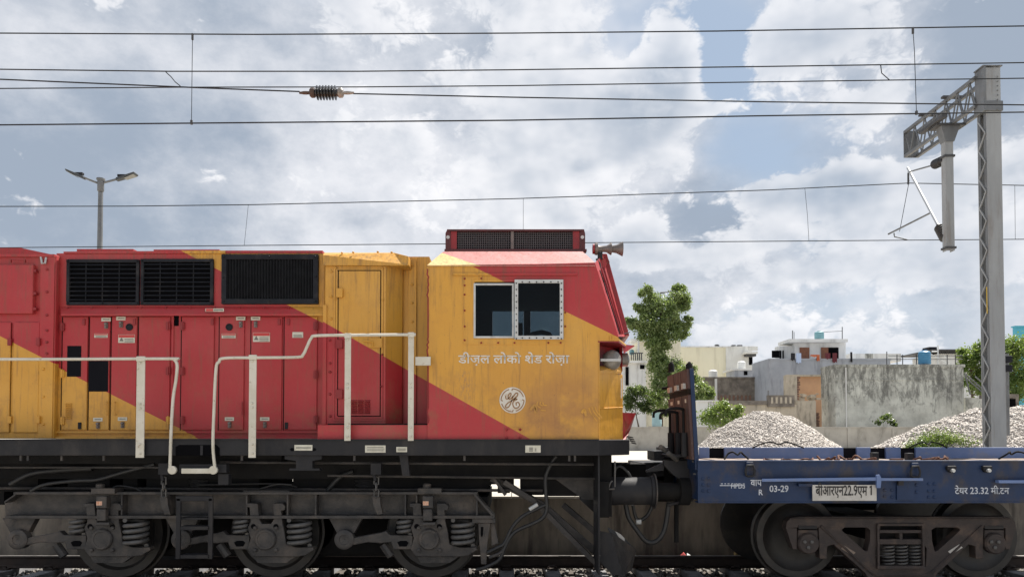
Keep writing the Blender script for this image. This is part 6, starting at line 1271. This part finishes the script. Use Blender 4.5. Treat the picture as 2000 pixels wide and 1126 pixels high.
tank('water_tank', 1440, 704, 1456, 720, 71, 'plastic_white', 'white roof tank above the small grey hut')
tank('water_tank', 1384, 721, 1401, 739, 62, 'plastic_white', 'white tank standing over the dark brick wall'); MB_ = MB()
ps_ = thing('tank_stand', at(1392, 800, 60.5), 'thin pipe stand below the white tank by the brick wall', 'stand'); [MB().ptube([(x, 739), (x + .5, 782)], .05, 59.4).build('leg', 'plastic_white', ps_) for x in (1397, 1399.5)]
YN = 75.0
b8 = house('balcony_house', 1240, 760, YN, 'pale house with a railed balcony half hidden behind the tall tree')
part(b8, 'wall', 'plaster_cream', [(1246, 664, 1330, 872)], YN, 8); part(b8, 'lower_storey', 'plaster_white', [(1180, 708, 1262, 872)], YN - 1, 4); part(b8, 'floor_slab', 'plaster_white', [(1190, 704, 1264, 708)], YN - 1.6, 3); part(b8, 'roof_slab', 'plaster_white', [(1233, 661, 1262, 665)], YN - 1, 3); part(b8, 'pillar', 'plaster_white', [(1246, 665, 1249, 690)], YN - 1, .3)
for i in range(6): part(b8, 'balcony_rail', 'galv_dark', [(1232 + i * 4, 690, 1234 + i * 4, 703)], YN - 1.5, .1)
part(b8, 'balcony_top_rail', 'galv_dark', [(1231, 688, 1256, 690)], YN - 1.5, .1); part(b8, 'door', 'plaster_white', [(1246, 712, 1258, 762)], YN - 1.1, .1); part(b8, 'window', 'void', [(1250, 712, 1259, 720)], YN - 1.15, .1); part(b8, 'window', 'void', [(1222, 716, 1228, 752)], YN - 1.15, .1)
tank('water_tank', 1229, 682, 1239, 692, YN + 1, 'plastic_teal', 'green-blue tank on the balcony house roof')
tb = thing('water_drum', at(1283, 826, 41.5), 'pale aqua plastic drum standing above the low boundary wall', 'drum'); a, b = at(1273, 805, 41.5), at(1292.5, 832, 41.5); r_ = (b.x - a.x) / 2
MB().lathe([(0, r_ * .92), ((a.z - b.z) * .25, r_), ((a.z - b.z) * .27, r_ * .97), ((a.z - b.z) * .95, r_ * .97), ((a.z - b.z) * .97, r_ * 1.02), (a.z - b.z, r_ * 1.02), (a.z - b.z, 0)], ((a.x + b.x) / 2, 41.5, b.z), 'Z', 20).build('shell', 'plastic_pale', tb, smooth=40)
MB().box(a.x - .2, b.x + .2, 41.2, 42.0, GZ - .06, b.z - .001).build('stand', 'low_wall', tb)
fw = thing('garden_wall', (at(1390, 820, 43).x, 43, GZ - .06), 'pale ribbed garden wall between the bulkhead and the leafy bush', 'wall'); part(fw, 'wall', 'plaster_white', [(1362, 783, 1382, 872)], 43, .3); part(fw, 'coping', 'plaster_white', [(1361, 781, 1404, 783.5)], 42.9, .5)
for i in range(7): part(fw, 'rib', 'plaster_white', [(1382 + i * 3.1, 784, 1384 + i * 3.1, 872)], 43, .2)
b9 = house('blue_shed', 1995, 700, 90.0, 'sky-blue building top showing behind the trees at the right edge'); part(b9, 'wall', 'sheet_blue', [(1984, 638, 2120, 800)], 90, .5); part(b9, 'roof', 'sheet_blue', [(1983, 635.5, 2124, 638)], 89.8, .9)
b10 = house('dark_roof_shed', 1860, 690, 80.0, 'low shed with a dark ribbed roof behind the blue tank'); part(b10, 'wall', 'plaster_white', [(1835, 690, 1935, 800)], 80, 6); part(b10, 'roof', 'galv_dark', [(1822, 681.5, 1940, 684)], 79, 8)
for i in range(22): part(b10, 'parapet_bar', 'galv_dark', [(1836 + i * 4, 684, 1838 + i * 4, 690.5)], 79.5, .1)
part(b10, 'roof_machine', 'black_metal', [(1815, 677, 1830, 683)], 80, 1.5)
cm = thing('concrete_kiosk', at(1948, 800, 43), 'small grey concrete kiosk right of the mast', 'kiosk'); part(cm, 'body', 'low_wall', [(1942, 772, 1962, 830)], 43, 1.2); part(cm, 'opening', 'void', [(1964, 778, 1984, 800)], 43.4, .1); part(cm, 'top_beam', 'dark_brickwork', [(1940, 769, 1990, 776)], 42.8, 1.6); part(cm, 'back', 'dark_brickwork', [(1962, 776, 1990, 830)], 43.6, .6)
# trees
def tree(name, label, base_px, Y, clumps, per, leaf, m, trunk_r, group='trees beyond the yard', grow=1.0):
    clumps = [(a, b, r * grow) for a, b, r in clumps]
    s = (Y - CAM_Y) / FPX; b = at(base_px, 850, Y); b.z = GZ - .1; t = thing(name, b, label, 'tree', group)
    cs = []
    for (px, py, r) in clumps: cs.append((at(px, py, Y + rng.uniform(-1, 1) * r * s), (r * s, r * s * .95, r * s * .9)))
    tr = MB(); topz = max(c[0].z for c in cs); spine = [b, b + Vector((.1, 0, (topz - b.z) * .35)), Vector((lerp(b, cs[0][0], .5).x, Y, b.z + (topz - b.z) * .6)), Vector((cs[0][0].x, Y, topz - .4))]
    sp_ = smooth_path(spine, 5); tr.tube(sp_, [trunk_r * (1 - .85 * i / (len(sp_) - 1)) for i in range(len(sp_))], 8); tr.build('trunk', 'bark', t, smooth=60)
    lm = MB()
    for c, r in cs:
        st_ = min(sp_, key=lambda p: (p - c).length + max(0, p.z - c.z + .5) * 3); mid = lerp(st_, c, .5) + Vector((rng.uniform(-.2, .2), rng.uniform(-.2, .2), -.15)); lm.tube([st_, mid, c], [trunk_r * .32, trunk_r * .2, .012], 6)
    lm.build('limbs', 'bark', t, smooth=60)
    fl = []
    for c, r in cs:
        fl.append((c, tuple(x * 1.0 for x in r)))
        for _ in range(3):
            d = Vector(rng.normal(size=3)).normalized(); k = rng.uniform(.4, .7); fl.append((c + Vector((d.x * r[0], d.y * r[1], d.z * r[2])) * rng.uniform(.5, 1.0), tuple(x * k for x in r)))
    foliage(fl, per, leaf, 'crown', m, t); return t
tree('peepal_tree', 'tall slender light-green tree behind the locomotive front', 1290, 52.0, [(1290, 600, 22), (1290, 640, 24), (1285, 675, 20), (1282, 705, 17), (1272, 580, 14), (1262, 568, 10), (1254, 574, 8), (1285, 590, 16), (1300, 592, 16), (1318, 585, 14), (1332, 575, 13), (1340, 590, 10), (1325, 562, 9), (1280, 606, 18), (1305, 612, 18), (1330, 602, 11), (1250, 628, 14), (1236, 632, 10), (1227, 626, 7), (1270, 628, 18), (1295, 632, 20), (1320, 634, 14), (1338, 636, 9), (1344, 622, 6), (1252, 645, 13), (1280, 650, 20), (1306, 652, 18), (1326, 650, 12), (1285, 672, 17), (1300, 668, 14), (1272, 664, 14), (1285, 690, 14), (1292, 704, 14), (1280, 712, 14), (1246, 600, 7), (1256, 606, 9)], 230, .11, 'leaf_peepal', .20, grow=1.22)
tree('leafy_tree', 'lower spreading light-green tree in front of the cream building', 1320, 50.0, [(1300, 720, 18), (1318, 708, 15), (1330, 725, 14), (1290, 738, 20), (1310, 745, 20), (1335, 745, 12), (1350, 722, 9), (1360, 738, 9), (1280, 760, 18), (1300, 770, 20), (1285, 790, 16), (1310, 795, 16)], 210, .105, 'leaf_peepal', .12, grow=1.2)
tree('leafy_tree', 'small round bushy tree beside the bulkhead', 1378, 48.0, [(1378, 762, 14), (1368, 754, 10), (1388, 768, 10), (1375, 778, 12), (1362, 770, 10)], 190, .10, 'leaf_peepal', .08, grow=1.2)
tree('thorny_tree', 'dark scrubby small tree beside the locomotive nose', 1245, 47.0, [(1240, 765, 14), (1228, 772, 12), (1256, 770, 13), (1268, 780, 12), (1245, 788, 13), (1230, 795, 10), (1262, 796, 11), (1280, 772, 9)], 170, .085, 'leaf_dark', .09, grow=1.3)
tree('broad_tree', 'large green tree left of the mast at the right edge', 1900, 66.0, [(1905, 690, 20), (1890, 700, 15), (1885, 716, 14), (1905, 715, 20), (1918, 674, 14), (1925, 700, 20), (1900, 735, 18), (1922, 735, 18), (1880, 690, 9), (1910, 755, 18), (1930, 760, 16)], 270, .13, 'leaf_bright', .22, grow=1.2)
tree('broad_tree', 'large green tree right of the mast at the right edge', 1985, 62.0, [(1975, 672, 18), (1960, 680, 15), (1995, 668, 18), (2012, 680, 18), (1985, 695, 22), (1970, 715, 20), (2005, 710, 20), (1990, 735, 22), (1965, 742, 16), (2012, 740, 20), (1985, 760, 18), (2005, 765, 16)], 270, .13, 'leaf_bright', .24, grow=1.2)
